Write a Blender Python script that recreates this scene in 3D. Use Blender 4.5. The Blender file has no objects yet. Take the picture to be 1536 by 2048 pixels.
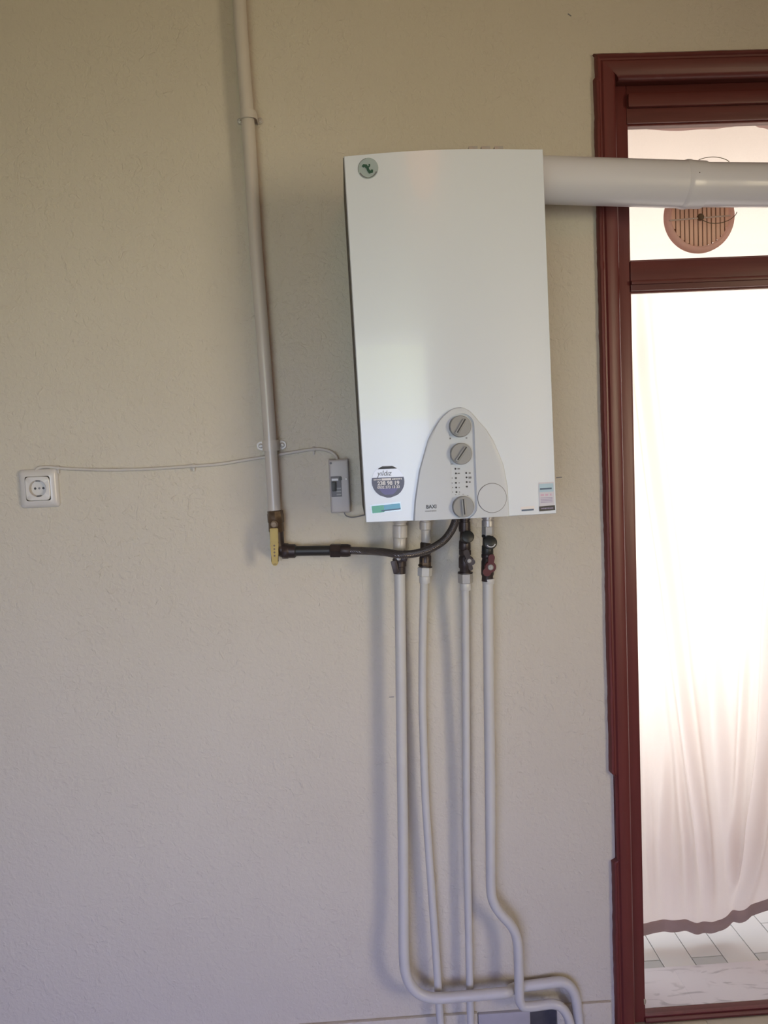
import bpy, bmesh, math, random
from mathutils import Vector, Matrix, noise
random.seed(7)
PI = math.pi
sc = bpy.context.scene
COL = sc.collection

# ------------------------------------------------------------------ camera
F_PX = 1650.0
YAW, PITCH, ROLL = math.radians(2.2), math.radians(-4.8), math.radians(-2.6)
CAM_D, CAM_H = 1.97, 1.544
_f = Vector((math.sin(YAW)*math.cos(PITCH), math.cos(YAW)*math.cos(PITCH), math.sin(PITCH)))
_r = Vector((math.cos(YAW), -math.sin(YAW), 0)); _u = _r.cross(_f)
R_ = math.cos(ROLL)*_r + math.sin(ROLL)*_u
U_ = -math.sin(ROLL)*_r + math.cos(ROLL)*_u
CAMP = Vector((0, -CAM_D, CAM_H))
cd = bpy.data.cameras.new('camera'); cam = bpy.data.objects.new('camera', cd); COL.objects.link(cam)
cd.sensor_fit = 'VERTICAL'; cd.sensor_height = 36.0; cd.lens = F_PX/2048*36.0
cd.clip_start = 0.05
cam.matrix_world = Matrix(((R_.x, U_.x, -_f.x, CAMP.x), (R_.y, U_.y, -_f.y, CAMP.y), (R_.z, U_.z, -_f.z, CAMP.z), (0, 0, 0, 1)))
sc.camera = cam

def at(px, py, Y=0.0):
    """point of the photograph on the plane y = Y"""
    d = R_*((px-768)/F_PX) + U_*(-(py-1024)/F_PX) + _f
    return CAMP + d*((Y-CAMP.y)/d.y)
def atz(px, py, Z=0.0):
    d = R_*((px-768)/F_PX) + U_*(-(py-1024)/F_PX) + _f
    return CAMP + d*((Z-CAMP.z)/d.z)

# ------------------------------------------------------------------ light and exposure
sc.view_settings.view_transform = 'Standard'; sc.view_settings.look = 'None'
sc.view_settings.gamma = 1.0; sc.view_settings.use_curve_mapping = False
sc.view_settings.exposure = -0.02
w = bpy.data.worlds.new('sky'); sc.world = w; w.use_nodes = True
nt = w.node_tree; nt.nodes.clear()
wo = nt.nodes.new('ShaderNodeOutputWorld'); bg = nt.nodes.new('ShaderNodeBackground')
tc = nt.nodes.new('ShaderNodeTexCoord'); sx = nt.nodes.new('ShaderNodeSeparateXYZ'); cr = nt.nodes.new('ShaderNodeValToRGB')
mr = nt.nodes.new('ShaderNodeMapRange'); mr.inputs[1].default_value = -1; mr.inputs[2].default_value = 1
nt.links.new(tc.outputs['Generated'], sx.inputs[0]); nt.links.new(sx.outputs['Z'], mr.inputs[0])
nt.links.new(mr.outputs[0], cr.inputs[0]); nt.links.new(cr.outputs[0], bg.inputs[0]); nt.links.new(bg.outputs[0], wo.inputs[0])
cr.color_ramp.elements[0].position = 0.47; cr.color_ramp.elements[0].color = (.36, .29, .21, 1)
cr.color_ramp.elements[1].position = 0.53; cr.color_ramp.elements[1].color = (.86, .90, 1.0, 1)
bg.inputs[1].default_value = 2.3

def area(name, loc, target, sx_, sy_, power, col, spread=180):
    l = bpy.data.lights.new(name, 'AREA'); l.shape = 'RECTANGLE'; l.size = sx_; l.size_y = sy_
    l.energy = power; l.color = col; l.spread = math.radians(spread)
    o = bpy.data.objects.new(name, l); COL.objects.link(o); o.location = loc
    o.rotation_euler = (Vector(target)-Vector(loc)).to_track_quat('-Z', 'Y').to_euler()
    return o
sun = bpy.data.lights.new('sun', 'SUN'); sun.energy = 6.0; sun.angle = math.radians(40); sun.color = (1, .95, .85)
so = bpy.data.objects.new('sun', sun); COL.objects.link(so); so.location = (1, 6, 3)
so.rotation_euler = Vector((-.12, -1, -.25)).to_track_quat('-Z', 'Y').to_euler()
# daylight in the two windows of the room behind the photographer
area('window_light_right', (2.88, -3.25, 1.55), (0, -.1, 1.25), 0.8, 1.25, 6.6, (1, .84, .56), 60)
area('window_light_front', (-0.9, -4.28, 1.25), (-.3, 0, 1.2), 1.9, 1.9, 4.3, (.84, 1, .50), 50)
area('window_light_low', (-0.9, -4.27, 1.0), (-.3, 0, 0.0), 1.9, 1.4, 8.0, (.05, .09, 1), 62)
# added warm point light tinting the upper wall, no real fixture
bl = bpy.data.lights.new('warm_fill', 'POINT'); bl.energy = 4.0; bl.color = (1, .28, .03); bl.shadow_soft_size = .20
bo = bpy.data.objects.new('warm_fill', bl); COL.objects.link(bo); bo.location = (0.2, -1.75, 2.62)

# ------------------------------------------------------------------ materials
def mat(name, col, rough=.5, metal=0, bump=0, bscale=60, bdist=.002, var=0, vscale=8, coat=0, spec=None, detail=4, stretch=None):
    m = bpy.data.materials.new(name); m.use_nodes = True
    n = m.node_tree.nodes; L = m.node_tree.links; b = n['Principled BSDF']
    b.inputs['Base Color'].default_value = (*col, 1); b.inputs['Roughness'].default_value = rough
    b.inputs['Metallic'].default_value = metal
    if coat: b.inputs['Coat Weight'].default_value = coat
    if spec is not None: b.inputs['Specular IOR Level'].default_value = spec
    t = n.new('ShaderNodeTexCoord'); src = t.outputs['Object']
    if stretch:
        mp = n.new('ShaderNodeMapping'); mp.inputs['Scale'].default_value = stretch; L.new(src, mp.inputs[0]); src = mp.outputs[0]
    if var:
        nz = n.new('ShaderNodeTexNoise'); nz.inputs['Scale'].default_value = vscale; nz.inputs['Detail'].default_value = 5
        L.new(src, nz.inputs['Vector'])
        mx = n.new('ShaderNodeMix'); mx.data_type = 'RGBA'
        mx.inputs[6].default_value = (*[max(0, c*(1-var)) for c in col], 1); mx.inputs[7].default_value = (*[min(1, c*(1+var)) for c in col], 1)
        L.new(nz.outputs[0], mx.inputs[0]); L.new(mx.outputs[2], b.inputs['Base Color'])
    if bump:
        nb = n.new('ShaderNodeTexNoise'); nb.inputs['Scale'].default_value = bscale; nb.inputs['Detail'].default_value = detail
        L.new(src, nb.inputs['Vector'])
        bp = n.new('ShaderNodeBump'); bp.inputs['Strength'].default_value = bump; bp.inputs['Distance'].default_value = bdist
        L.new(nb.outputs[0], bp.inputs['Height']); L.new(bp.outputs[0], b.inputs['Normal'])
    return m

def wall_mat():
    m = bpy.data.materials.new('painted_plaster'); m.use_nodes = True
    n = m.node_tree.nodes; L = m.node_tree.links; b = n['Principled BSDF']
    b.inputs['Roughness'].default_value = .62; b.inputs['Specular IOR Level'].default_value = .35
    t = n.new('ShaderNodeTexCoord')
    v = n.new('ShaderNodeTexNoise'); v.inputs['Scale'].default_value = 2.2; v.inputs['Detail'].default_value = 4
    mx = n.new('ShaderNodeMix'); mx.data_type = 'RGBA'
    mx.inputs[6].default_value = (.585, .535, .455, 1); mx.inputs[7].default_value = (.645, .60, .52, 1)
    L.new(t.outputs['Object'], v.inputs['Vector']); L.new(v.outputs[0], mx.inputs[0]); L.new(mx.outputs[2], b.inputs['Base Color'])
    a = n.new('ShaderNodeTexNoise'); a.inputs['Scale'].default_value = 95; a.inputs['Detail'].default_value = 3; a.inputs['Distortion'].default_value = .6
    c = n.new('ShaderNodeTexNoise'); c.inputs['Scale'].default_value = 24; c.inputs['Detail'].default_value = 5; c.inputs['Distortion'].default_value = 2.2
    c2 = n.new('ShaderNodeValToRGB'); c2.color_ramp.elements[0].position = .56; c2.color_ramp.elements[1].position = .66
    d = n.new('ShaderNodeTexNoise'); d.inputs['Scale'].default_value = 3; d.inputs['Detail'].default_value = 2
    for q in (a, c, d): L.new(t.outputs['Object'], q.inputs['Vector'])
    L.new(c.outputs[0], c2.inputs[0])
    ml = n.new('ShaderNodeMath'); ml.operation = 'MULTIPLY'; L.new(c2.outputs[0], ml.inputs[0]); L.new(d.outputs[0], ml.inputs[1])
    ad = n.new('ShaderNodeMath'); ad.operation = 'MULTIPLY_ADD'; L.new(ml.outputs[0], ad.inputs[0]); ad.inputs[1].default_value = .5; L.new(a.outputs[0], ad.inputs[2])
    bp = n.new('ShaderNodeBump'); bp.inputs['Strength'].default_value = .9; bp.inputs['Distance'].default_value = .0026
    L.new(ad.outputs[0], bp.inputs['Height']); L.new(bp.outputs[0], b.inputs['Normal'])
    return m

def cloth_mat(name, col, trans):
    m = bpy.data.materials.new(name); m.use_nodes = True
    n = m.node_tree.nodes; L = m.node_tree.links; n.remove(n['Principled BSDF'])
    d = n.new('ShaderNodeBsdfDiffuse'); t = n.new('ShaderNodeBsdfTranslucent'); mx = n.new('ShaderNodeMixShader')
    tc = n.new('ShaderNodeTexCoord'); nz = n.new('ShaderNodeTexNoise'); nz.inputs['Scale'].default_value = 260; nz.inputs['Detail'].default_value = 2
    mc = n.new('ShaderNodeMix'); mc.data_type = 'RGBA'; mc.inputs[6].default_value = (*[c*.92 for c in col], 1); mc.inputs[7].default_value = (*col, 1)
    L.new(tc.outputs['Object'], nz.inputs['Vector']); L.new(nz.outputs[0], mc.inputs[0])
    L.new(mc.outputs[2], d.inputs[0]); L.new(mc.outputs[2], t.inputs[0])
    mx.inputs[0].default_value = trans; L.new(d.outputs[0], mx.inputs[1]); L.new(t.outputs[0], mx.inputs[2])
    L.new(mx.outputs[0], n['Material Output'].inputs[0])
    return m

def clear_mat(name, tint=(1, 1, 1), gloss=.06, rough=.02):
    m = bpy.data.materials.new(name); m.use_nodes = True
    n = m.node_tree.nodes; L = m.node_tree.links; n.remove(n['Principled BSDF'])
    t = n.new('ShaderNodeBsdfTransparent'); t.inputs[0].default_value = (*tint, 1)
    g = n.new('ShaderNodeBsdfGlossy'); g.inputs['Roughness'].default_value = rough
    mx = n.new('ShaderNodeMixShader'); mx.inputs[0].default_value = gloss
    L.new(t.outputs[0], mx.inputs[1]); L.new(g.outputs[0], mx.inputs[2]); L.new(mx.outputs[0], n['Material Output'].inputs[0])
    return m

def marble_mat():
    m = mat('veined_marble', (.72, .70, .71), .25)
    n = m.node_tree.nodes; L = m.node_tree.links; b = n['Principled BSDF']
    t = n.new('ShaderNodeTexCoord'); mp = n.new('ShaderNodeMapping'); mp.inputs['Rotation'].default_value = (0, 0, .8); mp.inputs['Scale'].default_value = (5, 16, 5)
    nz = n.new('ShaderNodeTexNoise'); nz.inputs['Scale'].default_value = 2.2; nz.inputs['Detail'].default_value = 8; nz.inputs['Distortion'].default_value = 1.2
    r = n.new('ShaderNodeValToRGB'); e = r.color_ramp.elements
    e[0].position = .30; e[0].color = (.50, .48, .50, 1); e[1].position = .42; e[1].color = (.76, .73, .75, 1)
    L.new(t.outputs['Object'], mp.inputs[0]); L.new(mp.outputs[0], nz.inputs['Vector']); L.new(nz.outputs[0], r.inputs[0]); L.new(r.outputs[0], b.inputs['Base Color'])
    return m

def braid_mat():
    m = mat('steel_braid', (.13, .115, .115), .27, .6)
    n = m.node_tree.nodes; L = m.node_tree.links; b = n['Principled BSDF']
    t = n.new('ShaderNodeTexCoord'); w1 = n.new('ShaderNodeTexWave'); w1.inputs['Scale'].default_value = 160; w1.bands_direction = 'DIAGONAL'
    w1.inputs['Distortion'].default_value = 1.0
    bp = n.new('ShaderNodeBump'); bp.inputs['Strength'].default_value = .6; bp.inputs['Distance'].default_value = .001
    L.new(t.outputs['Object'], w1.inputs['Vector']); L.new(w1.outputs[0], bp.inputs['Height']); L.new(bp.outputs[0], b.inputs['Normal'])
    return m

M = dict(
    wall=wall_mat(),
    ceiling=mat('ceiling_paint', (.72, .66, .56), .8, bump=.2, bscale=80),
    floor=mat('floor_tiles_indoors', (.34, .32, .30), .35, var=.15, vscale=6),
    wood=mat('red_brown_wood_paint', (.140, .028, .026), .38, bump=.35, bscale=14, bdist=.001, var=.30, vscale=10, stretch=(6, 6, .5)),
    wood_h=mat('red_brown_wood_paint_across', (.125, .026, .022), .40, bump=.35, bscale=14, bdist=.001, var=.30, vscale=10, stretch=(.5, 6, 6)),
    glass=clear_mat('window_glass', (.97, .98, .97), .05),
    sill=mat('beige_stone_sill', (.45, .41, .31), .35, var=.12, vscale=14),
    marble=marble_mat(),
    tile_a=mat('white_tile_glaze', (.76, .76, .73), .25, var=.05, vscale=5),
    tile_b=mat('grey_tile_glaze', (.56, .58, .57), .25, var=.05, vscale=5),
    grout=mat('dark_grout', (.20, .19, .18), .9, var=.2, vscale=60),
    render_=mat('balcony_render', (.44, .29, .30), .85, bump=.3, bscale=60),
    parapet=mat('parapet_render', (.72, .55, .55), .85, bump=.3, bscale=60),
    curtain=cloth_mat('thin_curtain_cloth', (.93, .84, .80), .62),
    hem=cloth_mat('doubled_hem_cloth', (.50, .36, .34), .25),
    skirt=mat('grey_skirting_tile', (.42, .40, .43), .4, var=.15, vscale=30),
    skirt_d=mat('dark_skirting_bed', (.07, .065, .075), .8, bump=.6, bscale=80, var=.4, vscale=40),
    enamel=mat('white_enamel', (.755, .825, .93), .27, bump=.04, bscale=180, bdist=.0006, coat=.25),
    casing=mat('casing_shade_dark', (.075, .062, .05), .6),
    facia=mat('grey_white_plastic', (.61, .65, .715), .42, bump=.08, bscale=400, bdist=.0004),
    channel=mat('grey_plastic_channel', (.57, .59, .63), .5),
    knob=mat('mid_grey_plastic', (.33, .335, .34), .42),
    dark=mat('dark_mark', (.045, .045, .05), .5),
    mark=mat('grey_print', (.20, .20, .22), .6),
    flue=mat('white_flue_paint', (.73, .745, .83), .33, bump=.1, bscale=30, bdist=.001, coat=.2),
    pipe=mat('white_pipe_paint', (.60, .59, .58), .36, bump=.25, bscale=70, bdist=.0012, var=.06, vscale=20, coat=.15),
    gas=mat('cream_pipe_paint', (.60, .555, .51), .34, bump=.2, bscale=70, bdist=.0012, var=.05, vscale=16, coat=.15),
    brass=mat('tarnished_brass', (.14, .095, .06), .42, .6, bump=.5, bscale=120, bdist=.001, var=.5, vscale=60),
    dmetal=mat('dark_grimy_metal', (.055, .042, .042), .42, .5, bump=.4, bscale=120, bdist=.001, var=.4, vscale=50),
    nickel=mat('dull_nickel', (.46, .44, .43), .38, .35, bump=.2, bscale=90, var=.15, vscale=40),
    yellow=mat('yellow_handle_plastic', (.42, .30, .045), .42, var=.2, vscale=60),
    red=mat('dark_red_handle', (.105, .018, .022), .4, var=.25, vscale=60),
    black=mat('black_rubber', (.022, .022, .022), .45),
    braid=braid_mat(),
    plastic=mat('white_switch_plastic', (.66, .64, .63), .32, coat=.2),
    plastic_d=mat('grey_box_plastic', (.50, .475, .48), .40),
    cable=mat('painted_white_cable', (.58, .55, .52), .5, bump=.3, bscale=90),
    vent=cloth_mat('beige_vent_plastic', (.88, .67, .60), .60),
    slat=cloth_mat('pale_vent_slat', (.93, .74, .62), .66),
    vgap=cloth_mat('brown_gap_shade', (.16, .08, .05), .1),
    vent_l=mat('beaded_cord', (.75, .62, .52), .6),
    wire=mat('thin_dark_wire', (.16, .13, .07), .5),
    hub=mat('brown_hub', (.16, .10, .05), .5),
    st_pur=mat('violet_sticker_print', (.07, .065, .12), .35),
    st_blue=mat('blue_violet_print', (.14, .13, .34), .4),
    st_sil=mat('silver_sticker_foil', (.60, .60, .65), .30, .15),
    st_grn=mat('green_foil', (.05, .27, .15), .25, .1),
    st_teal=mat('teal_foil', (.06, .24, .32), .25, .1),
    st_navy=mat('dark_blue_print', (.05, .10, .20), .4),
    st_clear=clear_mat('clear_sticker_film', (.78, .83, .80), .10, .12),
    st_gdark=mat('dark_green_print', (.015, .085, .055), .4),
    st_pale=mat('pale_lilac_paper', (.62, .62, .72), .4),
    st_cyan=mat('pale_cyan_print', (.40, .58, .72), .4),
    st_pink=mat('pink_print', (.62, .42, .60), .4),
    st_line=mat('violet_print_line', (.36, .32, .52), .4),
    white=mat('white_print_and_glint', (.78, .76, .80), .4),
)

# ------------------------------------------------------------------ helpers
def link(o, parent=None):
    COL.objects.link(o)
    if parent is not None: o.parent = parent
    return o
def obj(name, bm, m, parent=None, smooth=True, ang=40):
    bmesh.ops.recalc_face_normals(bm, faces=bm.faces)
    me = bpy.data.meshes.new(name); bm.to_mesh(me); bm.free()
    if m is not None: me.materials.append(m)
    if smooth:
        me.shade_smooth(); me.set_sharp_from_angle(angle=math.radians(ang))
    o = bpy.data.objects.new(name, me)
    if parent is not None:
        link(o, parent)
        o.matrix_parent_inverse = parent.matrix_basis.inverted()
    else: link(o)
    return o
def thing(name, label, cat, loc=(0, 0, 0), group=None):
    o = bpy.data.objects.new(name, None); o.empty_display_size = .05; o.location = loc; link(o)
    o.matrix_basis = Matrix.Translation(loc)
    o['label'] = label; o['category'] = cat
    if group: o['group'] = group
    return o
def struct(o): o['kind'] = 'structure'; return o
def sempty(name, loc=(0, 0, 0)):
    o = bpy.data.objects.new(name, None); o.empty_display_size = .05; link(o); o.matrix_basis = Matrix.Translation(loc); o['kind'] = 'structure'; return o

def box(bm, a, b, bev=0, seg=2):
    x0, y0, z0 = a; x1, y1, z1 = b
    vs = [bm.verts.new(p) for p in ((x0, y0, z0), (x1, y0, z0), (x1, y1, z0), (x0, y1, z0), (x0, y0, z1), (x1, y0, z1), (x1, y1, z1), (x0, y1, z1))]
    fs = [bm.faces.new([vs[i] for i in q]) for q in ((0, 3, 2, 1), (4, 5, 6, 7), (0, 1, 5, 4), (1, 2, 6, 5), (2, 3, 7, 6), (3, 0, 4, 7))]
    if bev:
        es = list({e for f in fs for e in f.edges})
        bmesh.ops.bevel(bm, geom=es, offset=bev, segments=seg, profile=.6, affect='EDGES')
def box_at(bm, c, X, Y, Z, size, bev=0):
    """oriented box: centre c, unit axes X, Y, Z, full sizes"""
    t = bmesh.new(); s = [k/2 for k in size]
    box(t, (-s[0], -s[1], -s[2]), (s[0], s[1], s[2]), bev)
    mtx = Matrix(((X.x, Y.x, Z.x, c.x), (X.y, Y.y, Z.y, c.y), (X.z, Y.z, Z.z, c.z), (0, 0, 0, 1)))
    bmesh.ops.transform(t, matrix=mtx, verts=t.verts)
    merge(bm, t)
def merge(bm, t):
    mp = {}
    for v in t.verts: mp[v] = bm.verts.new(v.co)
    for f in t.faces:
        try: bm.faces.new([mp[v] for v in f.verts])
        except ValueError: pass
    t.free()
def frame_of(d, up=Vector((0, 0, 1))):
    d = d.normalized()
    if abs(d.dot(up)) > .95: up = Vector((0, 1, 0))
    x = d.cross(up).normalized(); return x, x.cross(d).normalized()
def tube(bm, pts, r, n=16, caps=True, flat=1.0):
    pts = [Vector(p) for p in pts]; rs = r if isinstance(r, (list, tuple)) else [r]*len(pts)
    rings = []; px = None
    for i, p in enumerate(pts):
        d = (pts[min(i+1, len(pts)-1)]-pts[max(i-1, 0)]).normalized()
        if px is None: x, y = frame_of(d)
        else:
            x = (px - d*px.dot(d)).normalized(); y = x.cross(d).normalized()
        px = x
        rings.append([bm.verts.new(p+(x*math.cos(2*PI*k/n)+y*math.sin(2*PI*k/n)*flat)*rs[i]) for k in range(n)])
    for a, b in zip(rings, rings[1:]):
        for k in range(n): bm.faces.new((a[k], a[(k+1) % n], b[(k+1) % n], b[k]))
    if caps: bm.faces.new(rings[0]); bm.faces.new(rings[-1])
def lathe(bm, o, ax, prof, n=28, x0=None):
    """prof: (radius, distance along ax)"""
    o = Vector(o); ax = Vector(ax).normalized()
    if x0 is None: x, y = frame_of(ax)
    else:
        x = (Vector(x0)-ax*Vector(x0).dot(ax)).normalized(); y = x.cross(ax)
    rings = []
    for r, h in prof:
        if r < 1e-6: rings.append([bm.verts.new(o+ax*h)])
        else: rings.append([bm.verts.new(o+ax*h+(x*math.cos(2*PI*k/n)+y*math.sin(2*PI*k/n))*r) for k in range(n)])
    for a, b in zip(rings, rings[1:]):
        for k in range(n):
            k2 = (k+1) % n
            if len(a) == 1 and len(b) == 1: break
            if len(a) == 1: bm.faces.new((a[0], b[k2], b[k]))
            elif len(b) == 1: bm.faces.new((a[k], a[k2], b[0]))
            else: bm.faces.new((a[k], a[k2], b[k2], b[k]))
    if len(rings[0]) > 1: bm.faces.new(rings[0])
    if len(rings[-1]) > 1: bm.faces.new(rings[-1])
def hexnut(bm, o, ax, r, h, ch=.0015):
    lathe(bm, o, ax, [(r*.9, 0), (r, ch), (r, h-ch), (r*.9, h)], n=6)
def spline(pts, sub=8):
    pts = [Vector(p) for p in pts]; P = [pts[0]*2-pts[1]]+pts+[pts[-1]*2-pts[-2]]; out = []
    for i in range(1, len(P)-2):
        a, b, c, d = P[i-1:i+3]
        for k in range(sub):
            t = k/sub
            out.append(.5*((2*b)+(c-a)*t+(2*a-5*b+4*c-d)*t*t+(3*b-3*c+d-a)*t**3))
    out.append(pts[-1]); return out
def pts_px(tr): return [at(*t) for t in tr]
def grid(bm, fn, nu, nv):
    g = [[bm.verts.new(fn(i/nu, j/nv)) for i in range(nu+1)] for j in range(nv+1)]
    for j in range(nv):
        for i in range(nu): bm.faces.new((g[j][i], g[j][i+1], g[j+1][i+1], g[j+1][i]))
    return g
def prism(bm, pts, vec):
    """closed polygon pts extruded by vec"""
    a = [bm.verts.new(p) for p in pts]; b = [bm.verts.new(Vector(p)+vec) for p in pts]; n = len(a)
    bm.faces.new(a); bm.faces.new(b[::-1])
    for k in range(n): bm.faces.new((a[k], a[(k+1) % n], b[(k+1) % n], b[k]))
def lettering(name, body, size, m, parent, pos, X, Z, align='CENTER', shear=0, sx=1.0, ext=.0002, bold=0):
    c = bpy.data.curves.new(name, 'FONT'); c.body = body; c.size = size; c.align_x = align; c.align_y = 'CENTER'
    c.extrude = ext; c.offset = bold; c.shear = shear; c.resolution_u = 3
    t = bpy.data.objects.new(name, c); COL.objects.link(t)
    dg = bpy.context.evaluated_depsgraph_get()
    me = bpy.data.meshes.new_from_object(t.evaluated_get(dg)); COL.objects.unlink(t); bpy.data.objects.remove(t)
    N = X.cross(Z)      # towards the room
    mtx = Matrix(((X.x*sx, Z.x, N.x, pos.x), (X.y*sx, Z.y, N.y, pos.y), (X.z*sx, Z.z, N.z, pos.z), (0, 0, 0, 1)))
    me.transform(mtx); me.materials.clear(); me.materials.append(m)
    o = bpy.data.objects.new(name, me); link(o, parent)
    q = parent; inv = Matrix.Identity(4)
    while q is not None: inv = q.matrix_basis @ (q.matrix_parent_inverse if q.parent else Matrix.Identity(4)) @ inv if False else inv; q = q.parent
    o.matrix_parent_inverse = PINV(parent)
    return o
def PINV(p):
    """inverse world matrix of a parent (things are only translated)"""
    m = Matrix.Identity(4); q = p; chain = []
    while q is not None: chain.append(q); q = q.parent
    for q in reversed(chain): m = m @ q.matrix_parent_inverse @ q.matrix_basis if q.parent else q.matrix_basis.copy()
    return m.inverted()
def obj(name, bm, m, parent=None, smooth=True, ang=40):
    bmesh.ops.recalc_face_normals(bm, faces=bm.faces)
    me = bpy.data.meshes.new(name); bm.to_mesh(me); bm.free()
    if m is not None: me.materials.append(m)
    if smooth:
        me.shade_smooth(); me.set_sharp_from_angle(angle=math.radians(ang))
    o = bpy.data.objects.new(name, me); link(o, parent)
    if parent is not None: o.matrix_parent_inverse = PINV(parent)
    return o
B = bmesh.new

# ------------------------------------------------------------------ the room
XL, XR, YF, ZC = -2.3, 2.95, -4.35, 2.78
TH = .22                                     # thickness of the outer wall
FZ = 0.0
dx0 = at(1214, 1000, 0).x                    # door opening
dx1 = dx0 + .96
dz1 = at(1360, 118, 0).z
bm = B()
for a, b in (((XL-.1, 0, -.1), (dx0, TH, ZC+.1)), ((dx1, 0, -.1), (XR+.1, TH, ZC+.1)), ((dx0, 0, dz1), (dx1, TH, ZC+.1))): box(bm, a, b)
back = struct(obj('wall_back', bm, M['wall'], smooth=False))
bm = B(); box(bm, (XL-.1, YF-.1, -.1), (XL, 0, ZC+.1)); struct(obj('wall_left', bm, M['wall'], smooth=False))
bm = B()
for a, b in (((XR, YF-.1, -.1), (XR+.1, -3.7, ZC+.1)), ((XR, -2.8, -.1), (XR+.1, 0, ZC+.1)), ((XR, -3.7, -.1), (XR+.1, -2.8, .92)), ((XR, -3.7, 2.32), (XR+.1, -2.8, ZC+.1))): box(bm, a, b)
struct(obj('wall_right', bm, M['wall'], smooth=False))
bm = B()
for a, b in (((XL, YF-.1, -.1), (-1.95, YF, ZC+.1)), ((.15, YF-.1, -.1), (XR, YF, ZC+.1)), ((-1.95, YF-.1, -.1), (.15, YF, .2)), ((-1.95, YF-.1, 2.3), (.15, YF, ZC+.1))): box(bm, a, b)
struct(obj('wall_front', bm, M['wall'], smooth=False))
bm = B(); box(bm, (XL-.1, YF-.1, -.1), (XR+.1, 0, FZ)); struct(obj('floor', bm, M['floor'], smooth=False))
bm = B(); box(bm, (XL-.1, YF-.1, ZC), (XR+.1, 0, ZC+.1)); struct(obj('ceiling', bm, M['ceiling'], smooth=False))
# skirting tiles along the foot of the wall, broken out around the pipes
sk = sempty('baseboard_back', (0, 0, 0))
skz = at(800, 2038, -.01).z
xs = XL; edges = [XL, -1.95, -1.6, -1.25, -.9, -.55, -.2, at(955, 2040, 0).x]
for a, b in zip(edges, edges[1:]):
    bm = B(); box(bm, (a+.001, -.011, 0), (b-.001, 0, skz), .002); obj('skirting_tile', bm, M['wall'], sk)
a = at(955, 2040, 0).x
for b, zz, mm in ((at(1060, 2040, 0).x, skz-.004, 'skirt'), (dx0-.02, skz+.004, 'wall')):
    if mm == 'wall': a = at(1112, 2040, 0).x
    bm = B(); box(bm, (a+.001, -.010, 0), (b-.001, 0, zz), .002)
    obj('skirting_tile', bm, M[mm], sk); a = b
bm = B(); box(bm, (at(1060, 2040, 0).x, -.004, 0), (at(1112, 2040, 0).x, 0, skz+.003)); obj('mortar_bed', bm, M['skirt_d'], sk)

# ------------------------------------------------------------------ the balcony door
door = sempty('door_1', (dx0, 0, 0))
def noise1(t, s=0): return noise.noise(Vector((t, s*7.3, 1.7)))
yc = -.016                                   # face of the casing
co = at(1209, 1000, yc).x; ci = at(1251, 1000, yc).x; wv = ci-co
ct_o = at(1360, 100, yc).z; ct_i = at(1360, 153, yc).z; wt = ct_o-ct_i
chip0, chip1 = at(1225, 1722, yc).z, at(1225, 1552, yc).z
def casing_bar(name, m, p0, p1, inw, width, n, rag, mitre0=0, mitre1=0):
    """moulded bar from p0 to p1 (outer edge), inw = direction to the opening; ragged painted outer edge"""
    bm = B(); d = (p1-p0); Ln = d.length; d.normalize()
    prof = [(0, .012), (0, -.004), (.004, -.009), (.009, -.0095), (.012, -.006), (.016, -.0055), (.020, -.0095), (width-.008, -.010), (width-.003, -.006), (width, 0), (width, .012)]
    rows = []
    for i in range(n+1):
        t = i/n; row = []
        for k, (u, y) in enumerate(prof):
            off = 0
            if k < 4: off = rag(t*Ln)*(1 if k < 3 else .6)
            uu = min(u+off, .0195) if k < 6 else u
            s = t*Ln + (mitre0*(1-t)+mitre1*t)*uu
            row.append(bm.verts.new(p0+d*s+inw*uu+Vector((0, y-yc*0+yc+.010, 0))))
        rows.append(row)
    for a, b in zip(rows, rows[1:]):
        for k in range(len(prof)-1): bm.faces.new((a[k], a[k+1], b[k+1], b[k]))
    bm.faces.new(rows[0]); bm.faces.new(rows[-1])
    return obj(name, bm, m, door)
def ragL(s):
    o = .0012*noise1(s*9)+.0016*abs(noise1(s*31, 2))+.0008*noise1(s*90, 4)
    z = s
    if chip0 < z < chip1: o += .0125+.001*noise1(s*60, 3)
    if z > ct_o-.05: o += .004
    return max(-.003, o)
def ragT(s): return .001*noise1(s*12, 5)+.0012*abs(noise1(s*40, 6))
O = Vector
casing_bar('casing_bar', M['wood'], O((co, 0, .0)), O((co, 0, ct_o)), O((1, 0, 0)), wv, 260, ragL, 0, -1)
casing_bar('casing_bar', M['wood_h'], O((co, 0, ct_o)), O((dx1+.02, 0, ct_o)), O((0, 0, -1)), wt, 90, ragT, 1, -1)
casing_bar('casing_bar', M['wood'], O((dx1+.02, 0, .0)), O((dx1+.02, 0, ct_o)), O((-1, 0, 0)), wv, 60, lambda s: 0, 0, -1)
# frame lining inside the wall
jx0 = ci-.010; jx1 = dx1+.02-wv+.010; jz = ct_i+.006
YG = .062                                    # plane of the glass
def bar(name, m, a, b, bev=.003):
    bm = B(); box(bm, a, b, bev); return obj(name, bm, m, door)
bar('jamb', M['wood'], (dx0, .003, 0.0), (jx0, TH-.01, jz))
bar('jamb', M['wood'], (jx1, .003, 0), (dx1, TH-.01, jz))
bar('head_jamb', M['wood_h'], (dx0, .003, jz), (dx1, TH-.01, dz1))
gx0 = at(1268, 1000, YG-.02).x
gz_top = at(1400, 243, YG-.02).z; mz1 = at(1400, 517, YG-.024).z; mz0 = at(1400, 577, YG-.024).z
bz1 = at(1400, 2006, YG+.022).z-.003
gx1 = jx1-(gx0-jx0)
SY0, SY1 = YG-.022, YG+.022
stz = at(1400, 215, SY0).z
bar('stile', M['wood'], (jx0, SY0, .0045), (gx0, SY1, jz))
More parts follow.
